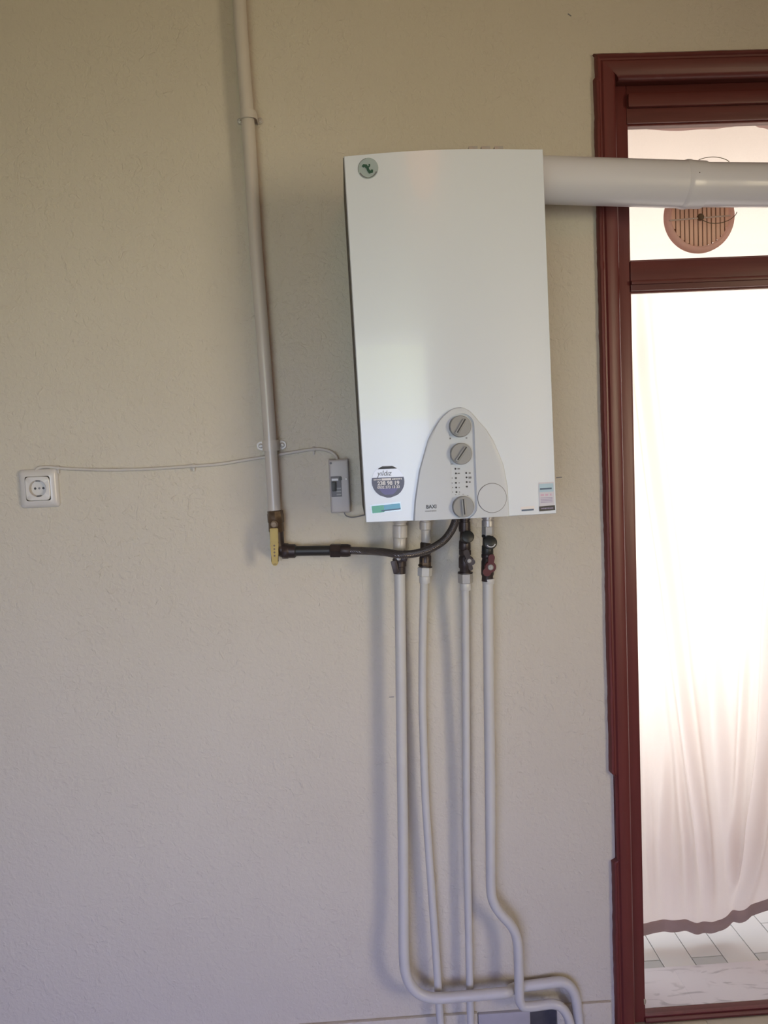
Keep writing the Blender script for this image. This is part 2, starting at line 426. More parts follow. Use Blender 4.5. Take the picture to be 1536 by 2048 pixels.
bar('stile', M['wood'], (gx1, SY0, .0045), (jx1, SY1, jz))
bar('top_rail', M['wood_h'], (gx0, SY0, gz_top), (gx1, SY1, jz))
bar('rail_moulding', M['wood_h'], (gx0, SY0-.014, at(1400, 214, SY0).z), (gx1, SY0, at(1400, 186, SY0).z), .005)
bar('transom_bar', M['wood_h'], (gx0, SY0-.004, mz0), (gx1, SY1, mz1), .006)
bar('transom_drip', M['wood_h'], (gx0, SY0-.012, mz0+.014), (gx1, SY0-.003, mz0+.024), .003)
bar('bottom_rail', M['wood_h'], (gx0, SY0-.006, .0045), (gx1, SY1, bz1), .004)
for (za, zb) in ((mz1, gz_top), (bz1, mz0)):
    bm = B(); box(bm, (gx0-.004, YG-.002, za-.004), (gx1+.004, YG+.002, zb+.004)); obj('glass_pane', bm, M['glass'], door, smooth=False)
    for a, b in (((gx0, YG-.014, za), (gx0+.005, YG-.002, zb)), ((gx1-.005, YG-.014, za), (gx1, YG-.002, zb)),
                 ((gx0+.005, YG-.014, za), (gx1-.005, YG-.002, za+.004)), ((gx0+.005, YG-.014, zb-.004), (gx1-.005, YG-.002, zb))):
        bar('glazing_bead', M['wood'], a, b, .001)
# the putty lump in the lower corner of the pane
bm = B(); c = at(1287, 2003, YG-.012)
bmesh.ops.create_icosphere(bm, subdivisions=2, radius=.008, matrix=Matrix.Translation(c) @ Matrix.Diagonal((.9, .5, 1.3, 1)))
obj('putty_lump', bm, M['sill'], door)
# thresholds: stone sill indoors, marble slab outdoors
sill = sempty('trim_1', (dx0, 0, 0))
sj = at(1428, 2044, -.02).x
for a, b in ((co+.005, sj-.001), (sj+.001, dx1)):
    bm = B(); box(bm, (a, -.12, 0), (b, SY0+.02, .0045), .001); obj('sill_slab', bm, M['sill'], sill)
MZ = .010
my1 = atz(1400, 1929, MZ).y
bm = B(); box(bm, (gx0-.03, SY1+.001, -.05), (gx1+.03, my1, MZ), .002); struct(obj('trim_2', bm, M['marble']))

# ------------------------------------------------------------------ balcony outside
bal = sempty('balcony_floor', (dx0, TH, 0))
BX0, BX1, BY1 = dx0-.9, dx1+1.1, 1.35
bm = B(); box(bm, (BX0, my1+.001, -.12), (BX1, BY1, -.0015)); box(bm, (BX0, TH+.001, -.12), (dx0-.001, my1+.001, -.0015)); obj('mortar_base', bm, M['grout'], bal, smooth=False)
TZ = .004
jA = atz(1329, 1934, TZ).x; jB = atz(1391, 1930.5, TZ).x; jC = atz(1456, 1925.6, TZ).x
pit = (jC-jA)/2; tl = pit*2.02
yb = {0: atz(1300, 1923, TZ).y, 2: atz(1414, 1913, TZ).y}
rt = random.Random(3)
for i in range(-3, 11):
    xa = jA+pit*(i-1)+.0012; xb = jA+pit*i-.0012
    y0 = (yb[2] if i % 2 == 0 else my1+tl*.98) - (2*tl if i % 2 == 0 else tl)
    if xb > BX1: break
    y = y0
    while y < .95:
        ya, yb_ = max(y+.0012, my1+.0015), y+tl-.0012
        if yb_-ya > .004:
            g = (ya-y) > .02 or rt.random() < .08
            bm = B(); box(bm, (xa, ya, -.0015), (xb, yb_, TZ+rt.uniform(-.0004, .0004)), .001, 1)
            obj('floor_tile', bm, M['tile_b' if g else 'tile_a'], bal, smooth=False)
        y += tl
CZB = 2.62
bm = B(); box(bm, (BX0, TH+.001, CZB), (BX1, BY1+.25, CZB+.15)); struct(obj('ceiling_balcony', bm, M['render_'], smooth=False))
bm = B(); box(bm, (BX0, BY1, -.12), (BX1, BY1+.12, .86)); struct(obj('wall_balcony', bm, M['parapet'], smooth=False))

# curtain hung on the balcony, lit through from outside
YC_ = .36
top_px = [(1215, 238), (1250, 249), (1262, 252), (1300, 258), (1370, 262), (1420, 259), (1460, 253), (1497, 246), (1520, 257), (1560, 270), (1640, 272), (1760, 252), (1860, 246)]
hem_px = [(1215, 1842), (1283, 1848), (1330, 1842), (1365, 1839), (1400, 1846), (1440, 1842), (1475, 1825), (1500, 1807), (1536, 1796), (1600, 1800), (1700, 1812), (1860, 1800)]
def lerp_px(tab, X):
    w_ = [(at(a, b, YC_).x, at(a, b, YC_).z) for a, b in tab]
    if X <= w_[0][0]: return w_[0][1]
    for (x0, z0), (x1, z1) in zip(w_, w_[1:]):
        if X <= x1:
            t = (X-x0)/(x1-x0); t = t*t*(3-2*t); return z0+(z1-z0)*t
    return w_[-1][1]
folds = []                                   # (polyline in metres, depth, half width)
for tr, dep, wd in (([(1272, 585), (1283, 760), (1300, 900), (1318, 1050), (1338, 1200), (1352, 1330), (1368, 1450), (1384, 1560), (1399, 1660), (1406, 1760), (1408, 1845)], .030, .016),
                    ([(1545, 1150), (1536, 1350), (1524, 1500), (1512, 1600), (1500, 1680), (1488, 1760), (1470, 1830)], .034, .015),
                    ([(1520, 640), (1505, 800), (1492, 900), (1484, 1000), (1478, 1150)], .008, .010),
                    ([(1290, 1500), (1296, 1650), (1302, 1800)], .010, .010),
                    ([(1326, 1250), (1350, 1500), (1368, 1700), (1372, 1845)], .012, .014),
                    ([(1430, 1200), (1428, 1320), (1440, 1500), (1452, 1650), (1470, 1830)], .010, .018),
                    ([(1490, 1250), (1480, 1450), (1470, 1600), (1462, 1760)], .012, .012),
                    ([(1330, 1500), (1326, 1700), (1330, 1840)], .010, .012)):
    folds.append(([(at(a, b, YC_).x, at(a, b, YC_).z) for a, b in tr], dep*1.5, wd))
def fold_y(X, Z):
    y = 0
    for pl, dep, wd in folds:
        z_hi, z_lo = pl[0][1], pl[-1][1]
        if Z > z_hi+.1 or Z < z_lo-.1: continue
        zz = min(max(Z, z_lo), z_hi)
        for (x0, z0), (x1, z1) in zip(pl, pl[1:]):
            if z1 <= zz <= z0:
                xc = x0+(x1-x0)*((z0-zz)/(z0-z1+1e-9)); break
        u = (X-xc)/wd
        fade = min(1, (z_hi+.1-Z)/.25)*min(1, max(0, (Z-z_lo+.1)/.12))
        y += dep*fade*(math.exp(-u*u)-.45*math.exp(-(u-1.6)**2))
    low = max(0, min(1, (1.5-Z)/1.3))
    y += (.006+.012*low)*math.sin(X*31+1.2*math.sin(Z*1.7))+.007*low*math.sin(X*67+Z*2.1)+.004*noise.noise(Vector((X*9, Z*3, 0)))
    return y*(.22+.78*max(0, min(1, (Z-.08)/.22)))
cx0, cx1 = at(1215, 1000, YC_).x, at(1860, 1000, YC_).x
cur = thing('curtain', 'thin cream pink curtain hanging on the balcony behind the glazed door', 'curtain', ((cx0+cx1)/2, YC_, .05))
HEMH = .037
def hem_top(X): return lerp_px(hem_px, X)
bm = B()
def cfn(u, v):
    X = cx0+(cx1-cx0)*u; zb_ = hem_top(X); zt = lerp_px(top_px, X); Z = zb_+(zt-zb_)*v
    return (X, YC_+fold_y(X, Z), Z)
grid(bm, cfn, 240, 150); obj('cloth_panel', bm, M['curtain'], cur, ang=180)
bm = B()
rings = []
for i in range(161):
    X = cx0+(cx1-cx0)*i/160; zt = hem_top(X); yy = YC_+fold_y(X, zt); h = HEMH*(1+.12*noise1(X*14, 8))
    rings.append([bm.verts.new((X, yy+.007*math.sin(a)*(1+.3*noise1(X*20, 9)), zt-h/2+.001-h/2*math.cos(a))) for a in [2*PI*k/10 for k in range(10)]])
for a, b in zip(rings, rings[1:]):
    for k in range(10): bm.faces.new((a[k], a[(k+1) % 10], b[(k+1) % 10], b[k]))
obj('hem', bm, M['hem'], cur)['label'] = 'brown doubled hem'

# ------------------------------------------------------------------ round ventilator in the transom pane
vc = at(1398, 434, YG-.004); VR = .0865
ven = thing('window_ventilator', 'round beige slatted ventilator set in the glass above the door, behind the flue', 'ventilator', vc)
YV = Vector((0, -1, 0))
bm = B()
prof = [(VR*.83, -.004), (VR*.83, .009), (VR*.87, .013), (VR*.93, .012), (VR*.985, .007), (VR, .003), (VR, -.004)]
n = 56; rg = []
for r, h in prof: rg.append([bm.verts.new(vc+Vector((r*math.cos(2*PI*k/n), -h, r*math.sin(2*PI*k/n)))) for k in range(n)])
for a, b in zip(rg, rg[1:]+rg[:1]):
    for k in range(n): bm.faces.new((a[k], a[(k+1) % n], b[(k+1) % n], b[k]))
obj('rim', bm, M['vent'], ven)
for k in range(12):
    x = (-5.5+k)*VR*.83*2/13.1; hh = math.sqrt(max(0, (VR*.83)**2-x*x))-.001
    bm = B(); box(bm, (vc.x+x-.0024, vc.y-.0045, vc.z-hh), (vc.x+x+.0024, vc.y-.002, vc.z+hh)); obj('gap_shade', bm, M['vgap'], ven)  # added dark bars paint the shade in the gaps between slats
for k in range(13):
    x = (-6+k)*VR*.83*2/13.1; hh = math.sqrt(max(0, (VR*.83)**2-x*x))-.0005
    bm = B(); box_at(bm, vc+Vector((x, -.0062, 0)), Vector((1, 0, 0)), Vector((0, 1, 0)), O((0, 0, 1)), (.0088, .003, 2*hh), .0012)
    obj('slat', bm, M['slat'], ven)
bm = B(); a = at(1339, 441, YG-.018); b = at(1461, 431, YG-.018)
pp = [a.lerp(b, t/60) for t in range(61)]; tube(bm, pp, [.0016+.0008*(i % 2) for i in range(61)], 8); obj('beaded_cord', bm, M['vent_l'], ven)
bm = B(); lathe(bm, at(1400, 435, YG-.014), YV, [(.008, 0), (.0085, .004), (.006, .009), (0, .0105)], 20); obj('hub', bm, M['hub'], ven)
bm = B(); tube(bm, spline(pts_px([(1404, 440, YG-.02), (1420, 446, YG-.022), (1440, 446, YG-.022), (1458, 440, YG-.02), (1470, 431, YG-.02), (1474, 424, YG-.02)])), .0009, 6)
obj('dark_thread', bm, M['wire'], ven)
bm = B(); tube(bm, spline(pts_px([(1380, 350, YG-.013), (1388, 328, YG-.014), (1402, 318, YG-.02), (1425, 314, YG-.022), (1446, 317, YG-.02), (1460, 326, YG-.014), (1468, 350, YG-.013)])), .0009, 6)
obj('wire_loop', bm, M['wire'], ven)

# ------------------------------------------------------------------ boiler
YP = -.300
TL, TR, BL, BR = at(689, 313, YP), at(1085, 299, YP), at(733, 1044, YP), at(1112, 1026, YP)
WB = ((TR-TL).length+(BR-BL).length)/2; HB = ((TL-BL).length+(TR-BR).length)/2
def bulge(u): u = min(max(u, 0), 1); return .019*math.sin(PI*u**.9)**1.15
def PW(s, t, off=0):
    u, v = s/WB, t/HB
    p = (BL*(1-u)+BR*u)*(1-v)+(TL*(1-u)+TR*u)*v
    p = Vector(p); p.y -= bulge(u)+off
    return p
def st(px, py):
    s, t = .2, .4
    for _ in range(12):
        q = at(px, py, PW(s, t).y)
        s += (q.x-PW(s, t).x); t += (q.z-PW(s, t).z)
    return s, t
def panel_axes(s, t):
    X = (PW(s+.004, t)-PW(s-.004, t)).normalized(); Z = (PW(s, t+.004)-PW(s, t-.004)).normalized()
    Z = (Z-X*Z.dot(X)).normalized(); return X, Z
boil = thing('wall_boiler', 'white wall-hung gas boiler with three grey knobs and stickers on its front', 'boiler', (BL.lerp(BR, .5).x, 0, BL.z))
# front panel: bowed sheet with rounded returns
bm = B(); NU, NV = 48, 30; RD = .035
def pf(u, v):
    return PW(u*WB, v*HB)
g = grid(bm, pf, NU, NV)
loop = g[0]+[r[-1] for r in g[1:]]+g[-1][-2::-1]+[r[0] for r in g[-2:0:-1]]
cpt = (BL+BR+TL+TR)/4
prev = loop
for dy, grow in ((.003, .0012), (.008, .0016), (RD, .0016)):
    nw = []
    for v0 in loop:
        d = Vector((v0.co.x-cpt.x, 0, v0.co.z-cpt.z)); sgn = Vector((math.copysign(1, d.x) if abs(d.x) > WB*.47 else 0, 0, math.copysign(1, d.z) if abs(d.z) > HB*.48 else 0))
        nw.append(bm.verts.new(v0.co+sgn*grow+Vector((0, dy, 0))))
    m_ = len(loop)
    for k in range(m_): bm.faces.new((prev[k], prev[(k+1) % m_], nw[(k+1) % m_], nw[k]))
    prev = nw
bm.faces.new(prev)
obj('front_panel', bm, M['enamel'], boil, ang=50)
# casing behind, proud at left and top, painted dark as its shaded side
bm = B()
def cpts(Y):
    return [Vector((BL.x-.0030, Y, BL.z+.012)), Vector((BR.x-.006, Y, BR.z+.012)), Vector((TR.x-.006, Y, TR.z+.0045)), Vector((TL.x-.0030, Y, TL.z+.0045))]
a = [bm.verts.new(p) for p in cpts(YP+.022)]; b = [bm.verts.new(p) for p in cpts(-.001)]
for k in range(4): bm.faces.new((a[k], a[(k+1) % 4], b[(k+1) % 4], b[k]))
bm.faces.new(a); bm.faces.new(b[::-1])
obj('casing', bm, M['casing'], boil)['label'] = 'casing behind the white front panel, painted dark as its shaded side'
# bracket heads seen over the top edge
for px in (945, 970, 996):
    c = at(px, 297, YP+.04); bm = B(); box(bm, (c.x-.009, c.y-.01, c.z-.006), (c.x+.009, c.y+.01, c.z+.0015), .001); obj('top_clip', bm, M['nickel'], boil)

# control facia: raised arch with a sunk channel for knobs and lamps
arcL = [st(*p) for p in ((826, 1043), (829, 1000), (837.5, 943), (855, 880), (868, 855), (878, 840), (887, 830), (895, 823), (906, 817), (916, 814.5))]
arcR = [st(*p) for p in ((1018, 1030), (1015, 972), (1006.6, 929), (986.5, 880), (972, 858), (958, 843), (950, 833), (941, 823), (931, 817), (920, 814.5))]
def interp(tab, t):
    if t <= tab[0][1]: return tab[0][0]
    for (s0, t0), (s1, t1) in zip(tab, tab[1:]):
        if t <= t1: return s0+(s1-s0)*(t-t0)/(t1-t0+1e-9)
    return tab[-1][0]
kn = [st(919, 853), st(920.6, 907.5), st(925, 1013)]
CHR = .0255
def chan(t):
    (s0, t0), (s1, t1) = kn[2], kn[0]
    sc_ = s0+(s1-s0)*(t-t0)/(t1-t0)+.0035
    if t > t1: h = math.sqrt(max(0, CHR**2-(t-t1)**2))
    elif t < t0: h = math.sqrt(max(0, CHR**2-(t-t0)**2))
    else: h = CHR
    return sc_-h, sc_+h
FH, CH = .007, .0025
ts = [0, .006]; t = .012
tmax = min(arcL[-1][1], arcR[-1][1])
lo, hi = kn[2][1]-CHR, kn[0][1]+CHR
cand = [i*.004 for i in range(3, 100) if i*.004 < tmax-.004]+[lo, lo+.0004, lo+.0015, lo+.003, hi, hi-.0004, hi-.0015, hi-.003]+[tmax-.0025, tmax-.0012, tmax-.0004, tmax]
ts = sorted(set(ts+[c for c in cand if c > .006]))
bm = B(); N1 = 8; rows = []
for t in ts:
    L_, R2 = interp(arcL, t), interp(arcR, t)
    c0, c1 = chan(t); ins = lo <= t <= hi
    if not ins: c0 = c1 = min(max((c0+c1)/2, L_+.0004), R2-.0004)
    c0 = max(c0, L_+.0002); c1 = min(max(c1, c0), R2-.0002)
    ed = .0035
    def hgt(s):
        d = min(s-L_, R2-s, tmax-t)
        return FH*math.sqrt(max(0, 1-(1-min(1, d/ed))**2)) if d < ed else FH
    row = [PW(L_, t, .0002)]
    for k in range(N1+1):
        f = (k/N1)**1.6; s = L_+(c0-L_)*f; row.append(PW(s, t, max(.0006, hgt(s))))
    rl = row; fl = [PW(c0+(c1-c0)*k/4, t, CH if ins else FH) for k in range(5)]
    rr = []
    for k in range(N1+1):
        f = 1-(1-k/N1)**1.6; s = c1+(R2-c1)*f; rr.append(PW(s, t, max(.0006, hgt(s))))
    rr.append(PW(R2, t, .0002))
    rows.append([bm.verts.new(p) for p in rl+fl+rr])
for a, b in zip(rows, rows[1:]):
    for k in range(len(a)-1):
        try: bm.faces.new((a[k], a[k+1], b[k+1], b[k]))
        except ValueError: pass
bmesh.ops.remove_doubles(bm, verts=bm.verts, dist=.00005)
fac = obj('control_panel', bm, M['facia'], boil, ang=35)
fac['label'] = 'grey white arched control panel'
def disc_on(name, m, parent, s, t, r, off, th=.0006, n=32, rings=3):
    bm = B(); c = bm.verts.new(PW(s, t, off)); prev = None
    for q in range(1, rings+1):
        rr = r*q/rings; cur_ = [bm.verts.new(PW(s+rr*math.cos(2*PI*k/n), t+rr*math.sin(2*PI*k/n), off)) for k in range(n)]
        for k in range(n):
            if prev is None: bm.faces.new((c, cur_[k], cur_[(k+1) % n]))
            else: bm.faces.new((prev[k], cur_[k], cur_[(k+1) % n], prev[(k+1) % n]))
        prev = cur_
    lowr = [bm.verts.new(PW(s+r*math.cos(2*PI*k/n), t+r*math.sin(2*PI*k/n), off-th)) for k in range(n)]
    for k in range(n): bm.faces.new((prev[k], lowr[k], lowr[(k+1) % n], prev[(k+1) % n]))
    return obj(name, bm, m, parent)
for (s, t), ang in zip(kn, (33, 37, -3)):
    X, Z = panel_axes(s, t); Nn = X.cross(Z); o = PW(s, t, CH)
    bm = B(); R0 = .0215
    lathe(bm, o, Nn, [(R0, 0), (R0, .010), (R0*.985, .0125), (R0*.94, .0138), (R0*.6, .0134), (0, .0134)], 40)
    k = obj('knob', bm, M['knob'], boil)
    a = math.radians(ang); D = Z*math.cos(a)+X*math.sin(a); E = D.cross(Nn)
    bm = B(); box_at(bm, o+Nn*.0155-D*.001, E, D, Nn, (.0075, .034, .005), .0018); obj('grip', bm, M['knob'], k)
    bm = B(); box_at(bm, o+Nn*.0182+D*.001, E, D, Nn, (.0026, .031, .0006)); obj('pointer', bm, M['dark'], k)['label'] = 'pointer slot, its shading painted dark'  # dark strip paints the shading of the knob's slot
# lamps and printed marks in the channel
led = [(910.6, 937.5), (911.5, 946.7), (911.5, 956), (911.5, 965.6), (912, 974.8), (912.6, 984), (932, 946), (932.7, 954.7), (933, 964), (933.5, 973)]
for px, py in led:
    s, t = st(px, py); disc_on('indicator_lamp', M['dark'], fac, s, t, .0019, CH+.0008, .0006, 12, 1)
bm = B()
for px, py, w_, h_ in ((917, 937.5, 5, 2.5), (917, 946.7, 5, 2.5), (939, 946, 4, 3), (939.5, 955, 6, 4), (939, 964, 4, 3), (900, 877, 3, 3), (932.5, 876, 3.5, 2.5), (918, 965.6, 2, 2), (918, 975, 2, 2), (918.5, 984, 2, 2), (903, 928, 5, 1.5),
                       (904, 956, 1.5, 2), (904, 966, 1.5, 2), (905, 975, 1.5, 2), (905, 984, 1.5, 2), (911, 989.5, 3, 1), (918, 988, 3, 1), (926, 988.5, 3, 1), (935, 991, 3, 1)):
    s, t = st(px, py); a = w_*.0005; b = h_*.0005
    prism(bm, [PW(s-a, t-b, CH+.0002), PW(s+a, t-b, CH+.0002), PW(s+a, t+b, CH+.0002), PW(s-a, t+b, CH+.0002)], Vector((0, -.0003, 0)))
obj('printed_symbols', bm, M['mark'], fac)['kind'] = 'stuff'
# round blanking cap
s, t = st(983, 995.5)
disc_on('gauge_gap', M['mark'], fac, s, t, .0302, FH+.0006, .002, 48)
disc_on('gauge_cap', M['facia'], fac, s, t, .0290, FH+.0016, .002, 48)
# maker's lettering
s, t = st(862, 1013); X, Z = panel_axes(s, t)
lettering('maker_lettering', 'BAXI', .0105, M['dark'], fac, PW(s, t, FH+.0006), X, Z, sx=.92, bold=.00015)
s, t = st(861, 1021.5); SMALL = (s, t)
# stickers
def ribbon_on(bm, pts, wid, off):
    """flat stroke along panel points (s,t)"""
    a = []; b = []
    for i, (s, t) in enumerate(pts):
        s0, t0 = pts[max(i-1, 0)]; s1, t1 = pts[min(i+1, len(pts)-1)]; d = math.hypot(s1-s0, t1-t0) or 1
        nx, ny = -(t1-t0)/d, (s1-s0)/d; ww = wid(i/(len(pts)-1)) if callable(wid) else wid
        a.append(bm.verts.new(PW(s+nx*ww/2, t+ny*ww/2, off))); b.append(bm.verts.new(PW(s-nx*ww/2, t-ny*ww/2, off)))
    for k in range(len(a)-1): bm.faces.new((a[k], a[k+1], b[k+1], b[k]))
def print_marks(name, m, parent, s0, s1, t, h, off, seed):
    """a line of print too small to read: short strokes"""
    r_ = random.Random(seed); bm = B(); s = s0
    while s < s1:
        w_ = min(h*r_.uniform(.35, .7), s1-s)
        patch(bm, s, t-h/2*r_.uniform(.7, 1), s+w_, t+h/2*r_.uniform(.7, 1), off, 0, 1); s += w_+h*r_.uniform(.18, .4)
    o = obj(name, bm, m, parent); o['kind'] = 'stuff'; return o
def arc_st(c, r, a0, a1, n=14): return [(c[0]+r*math.cos(math.radians(a0+(a1-a0)*k/n)), c[1]+r*math.sin(math.radians(a0+(a1-a0)*k/n))) for k in range(n+1)]
def patch(bm, s0, t0, s1, t1, off, rot=0, n=6):
    cs, ct = (s0+s1)/2, (t0+t1)/2; c_, s_ = math.cos(rot), math.sin(rot)
    def f(u, v):
        x = s0+(s1-s0)*u-cs; y = t0+(t1-t0)*v-ct; return PW(cs+x*c_-y*s_, ct+x*s_+y*c_, off)
    grid(bm, f, n, 1)
print_marks('small_print', M['mark'], fac, SMALL[0]-.0115, SMALL[0]+.0115, SMALL[1], .0022, FH+.0008, 4)
# clear round seal, upper left
c = st(736, 337); k = disc_on('seal_sticker', M['st_clear'], boil, c[0], c[1], .0200, .0009)
k['label'] = 'clear round seal with green swirl'
bm = B()
ribbon_on(bm, [(c[0]-.0105, c[1]+.0035), (c[0]-.008, c[1]+.006), (c[0]-.004, c[1]+.005), (c[0]-.001, c[1]+.001), (c[0]+.000, c[1]-.003), (c[0]+.003, c[1]-.0075), (c[0]+.007, c[1]-.007), (c[0]+.0075, c[1]-.003)], lambda u: .0045+.002*math.sin(PI*u*2)**2, .0013)
ribbon_on(bm, [(c[0]+.001, c[1]+.002), (c[0]+.003, c[1]+.0045), (c[0]+.003, c[1]+.008)], .003, .0013)
obj('green_swirl', bm, M['st_gdark'], k)
bm = B(); ribbon_on(bm, arc_st(c, .0175, 205, 335, 20), lambda u: .0008+.0016*abs(math.cos(PI*u)), .0013)
ribbon_on(bm, arc_st(c, .0192, 100, 200, 14), .0007, .0013)
obj('rim_print', bm, M['mark'], k)
# round dealer sticker, lower left
c = st(776, 963); SR = .0330
k = disc_on('dealer_sticker', M['st_sil'], boil, c[0], c[1], SR, .0009); k['label'] = 'round silver and violet sticker with telephone numbers'
bm = B(); hh = .0085; rows = []
for q in range(9):
    y = -SR+.0004+(SR+hh-.0004)*q/8; h = math.sqrt(max(1e-8, (SR-.0002)**2-y*y))
    rows.append([bm.verts.new(PW(c[0]-h+2*h*i/8, c[1]+y, .0013)) for i in range(9)])
for a, b in zip(rows, rows[1:]):
    for i in range(8): bm.faces.new((a[i], a[i+1], b[i+1], b[i]))
obj('violet_field', bm, M['st_pur'], k)
bm = B(); rows = []
for q in range(6):
    y = .0255+(.031-.0255)*q/5; h = math.sqrt(max(1e-8, SR**2-y*y))-.0015; rows.append([bm.verts.new(PW(c[0]-h+2*h*i/6, c[1]+y, .0013)) for i in range(7)])
for a, b in zip(rows, rows[1:]):
    for i in range(6): bm.faces.new((a[i], a[i+1], b[i+1], b[i]))
obj('dark_cap', bm, M['dark'], k)
bm = B(); rows = []
for q in range(6):
    y = -.0265+(.0125)*q/5; h = math.sqrt(max(1e-8, (SR*.86)**2-y*y))*.75; rows.append([bm.verts.new(PW(c[0]-h+2*h*i/6, c[1]+y, .0016)) for i in range(7)])
for a, b in zip(rows, rows[1:]):
    for i in range(6): bm.faces.new((a[i], a[i+1], b[i+1], b[i]))
obj('blue_field', bm, M['st_blue'], k)
X, Z = panel_axes(*c)
lettering('sticker_name', 'y\u0131ld\u0131z', .015, M['mark'], k, PW(c[0]-.007, c[1]+.0165, .0014), X, Z, shear=.25, sx=.95)
bm = B(); patch(bm, c[0]-.0125, c[1]+.0025, c[0]+.0065, c[1]+.0068, .0016); obj('label_strip', bm, M['white'], k)
print_marks('small_print', M['white'], k, c[0]-.0285, c[0]-.0135, c[1]+.0046, .0036, .0017, 1)
print_marks('small_print', M['white'], k, c[0]+.0085, c[0]+.0280, c[1]+.0046, .0036, .0017, 2)
lettering('telephone_number', '238 98 19', .0110, M['white'], k, PW(c[0]+.0005, c[1]-.0035, .0017), X, Z, sx=1.0, ext=.0003, bold=.0004)
lettering('telephone_number', '0532 573 13 33', .0072, M['white'], k, PW(c[0]+.0005, c[1]-.0115, .0017), X, Z, ext=.0003, bold=.0002)
# foil strip sticker under it
c = st(772, 1016); bm = B(); patch(bm, c[0]-.031, c[1]-.0085, c[0]+.031, c[1]+.0095, .0008, .075, 8); k = obj('foil_sticker', bm, M['st_clear'], boil); k['label'] = 'green and teal foil strip sticker'
bm = B(); patch(bm, c[0]-.0285, c[1]-.009, c[0]-.004, c[1]+.0055, .0012, .075, 4); obj('green_field', bm, M['st_grn'], k)
bm = B(); patch(bm, c[0]-.004, c[1]-.0045, c[0]+.029, c[1]+.0075, .0012, .075, 5); obj('teal_field', bm, M['st_teal'], k)
bm = B(); patch(bm, c[0]-.010, c[1]-.0052, c[0]+.029, c[1]-.0028, .0015, .075, 5); obj('dark_line', bm, M['st_navy'], k)
# small plaque and paper label, lower right
c = st(1055, 1015.5); bm = B(); patch(bm, c[0]-.0145, c[1]-.0028, c[0]+.0145, c[1]+.003, .0012, .02); k = obj('plaque_sticker', bm, M['white'], boil)
k['label'] = 'small white strip sticker'
bm = B(); patch(bm, c[0]-.013, c[1]-.0062, c[0]+.013, c[1]-.0028, .0010, .02); obj('dark_edge', bm, M['st_navy'], k)
a = st(1077, 965); b = st(1109, 1012); bm = B(); patch(bm, a[0], b[1], b[0], a[1], .0010); k = obj('paper_label', bm, M['st_pale'], boil); k['label'] = 'pale lilac printed paper label'
W_ = b[0]-a[0]; H_ = a[1]-b[1]
bm = B(); patch(bm, a[0]+.001, a[1]-H_*.40, b[0]-.001, a[1]-H_*.06, .0012); obj('cyan_field', bm, M['st_cyan'], k)
bm = B(); patch(bm, a[0]+W_*.07, a[1]-H_*.30, a[0]+W_*.85, a[1]-H_*.235, .0014); obj('heading_line', bm, M['st_navy'], k)
bm = B()
for q, x0, x1 in ((.52, .10, .32), (.52, .40, .60), (.52, .72, .82)): patch(bm, a[0]+W_*x0, a[1]-H_*(q+.04), a[0]+W_*x1, a[1]-H_*(q-.04), .0014)
obj('pink_line', bm, M['st_pink'], k)
bm = B()
for q in (.64, .70, .76, .82): patch(bm, a[0]+W_*.08, a[1]-H_*(q+.014), a[0]+W_*.88, a[1]-H_*(q-.014), .0014)
obj('text_line', bm, M['st_line'], k)
a = st(1078, 1012.5); b = st(1110, 1020.5); bm = B(); patch(bm, a[0], b[1], b[0], a[1], .0012, .03); k = obj('black_label', bm, M['dark'], boil); k['label'] = 'narrow black label'
print_marks('small_print', M['st_line'], k, a[0]+.004, b[0]-.004, (a[1]+b[1])/2, .0028, .0016, 3)

# ------------------------------------------------------------------ flue
f0 = at(1060, 359.5, -.115); f1 = at(1384, 369.5, -.108); f2 = at(1536, 370.5, -.105)
dirf = (f2-f1).normalized(); f3 = f2+dirf*((XR-.004-f2.x)/dirf.x)
flu = thing('flue_pipe', 'wide white flue pipe running from the boiler across the top of the door', 'flue', f0)
rA = (at(1090, 314, -.115)-at(1092, 408, -.115)).length/2; rB = (at(1500, 326, -.105)-at(1500, 413, -.105)).length/2
fs = at(800, 352, -.118)
bm = B(); tube(bm, [f0.lerp(f1, -.02), f0.lerp(f1, .4), f1], [rA, rA, rA], 40); obj('inner_length', bm, M['flue'], flu)
bm = B(); e = at(1363, 369, -.108); e2 = at(1404, 370, -.108); dd = (e2-e).normalized()
lathe(bm, e, dd, [(rA*.9, -.004), (rA+.0002, -.001), (rA+.0022, .006), (rA+.0022, .012), (rA+.0008, .018), (rA+.0004, (e2-e).length-.006), (rA+.0002, (e2-e).length), (rB*.95, (e2-e).length+.001)], 40); obj('joint_collar', bm, M['flue'], flu)
bm = B(); tube(bm, [f1, f2, f3], [rB, rB, rB], 40); obj('outer_length', bm, M['flue'], flu)
bm = B(); o = at(1398, 347, -.108-rA*.92); lathe(bm, o, Vector((0, -1, .15)), [(.004, 0), (.004, .003), (0, .004)], 12); obj('screw', bm, M['dmetal'], flu)

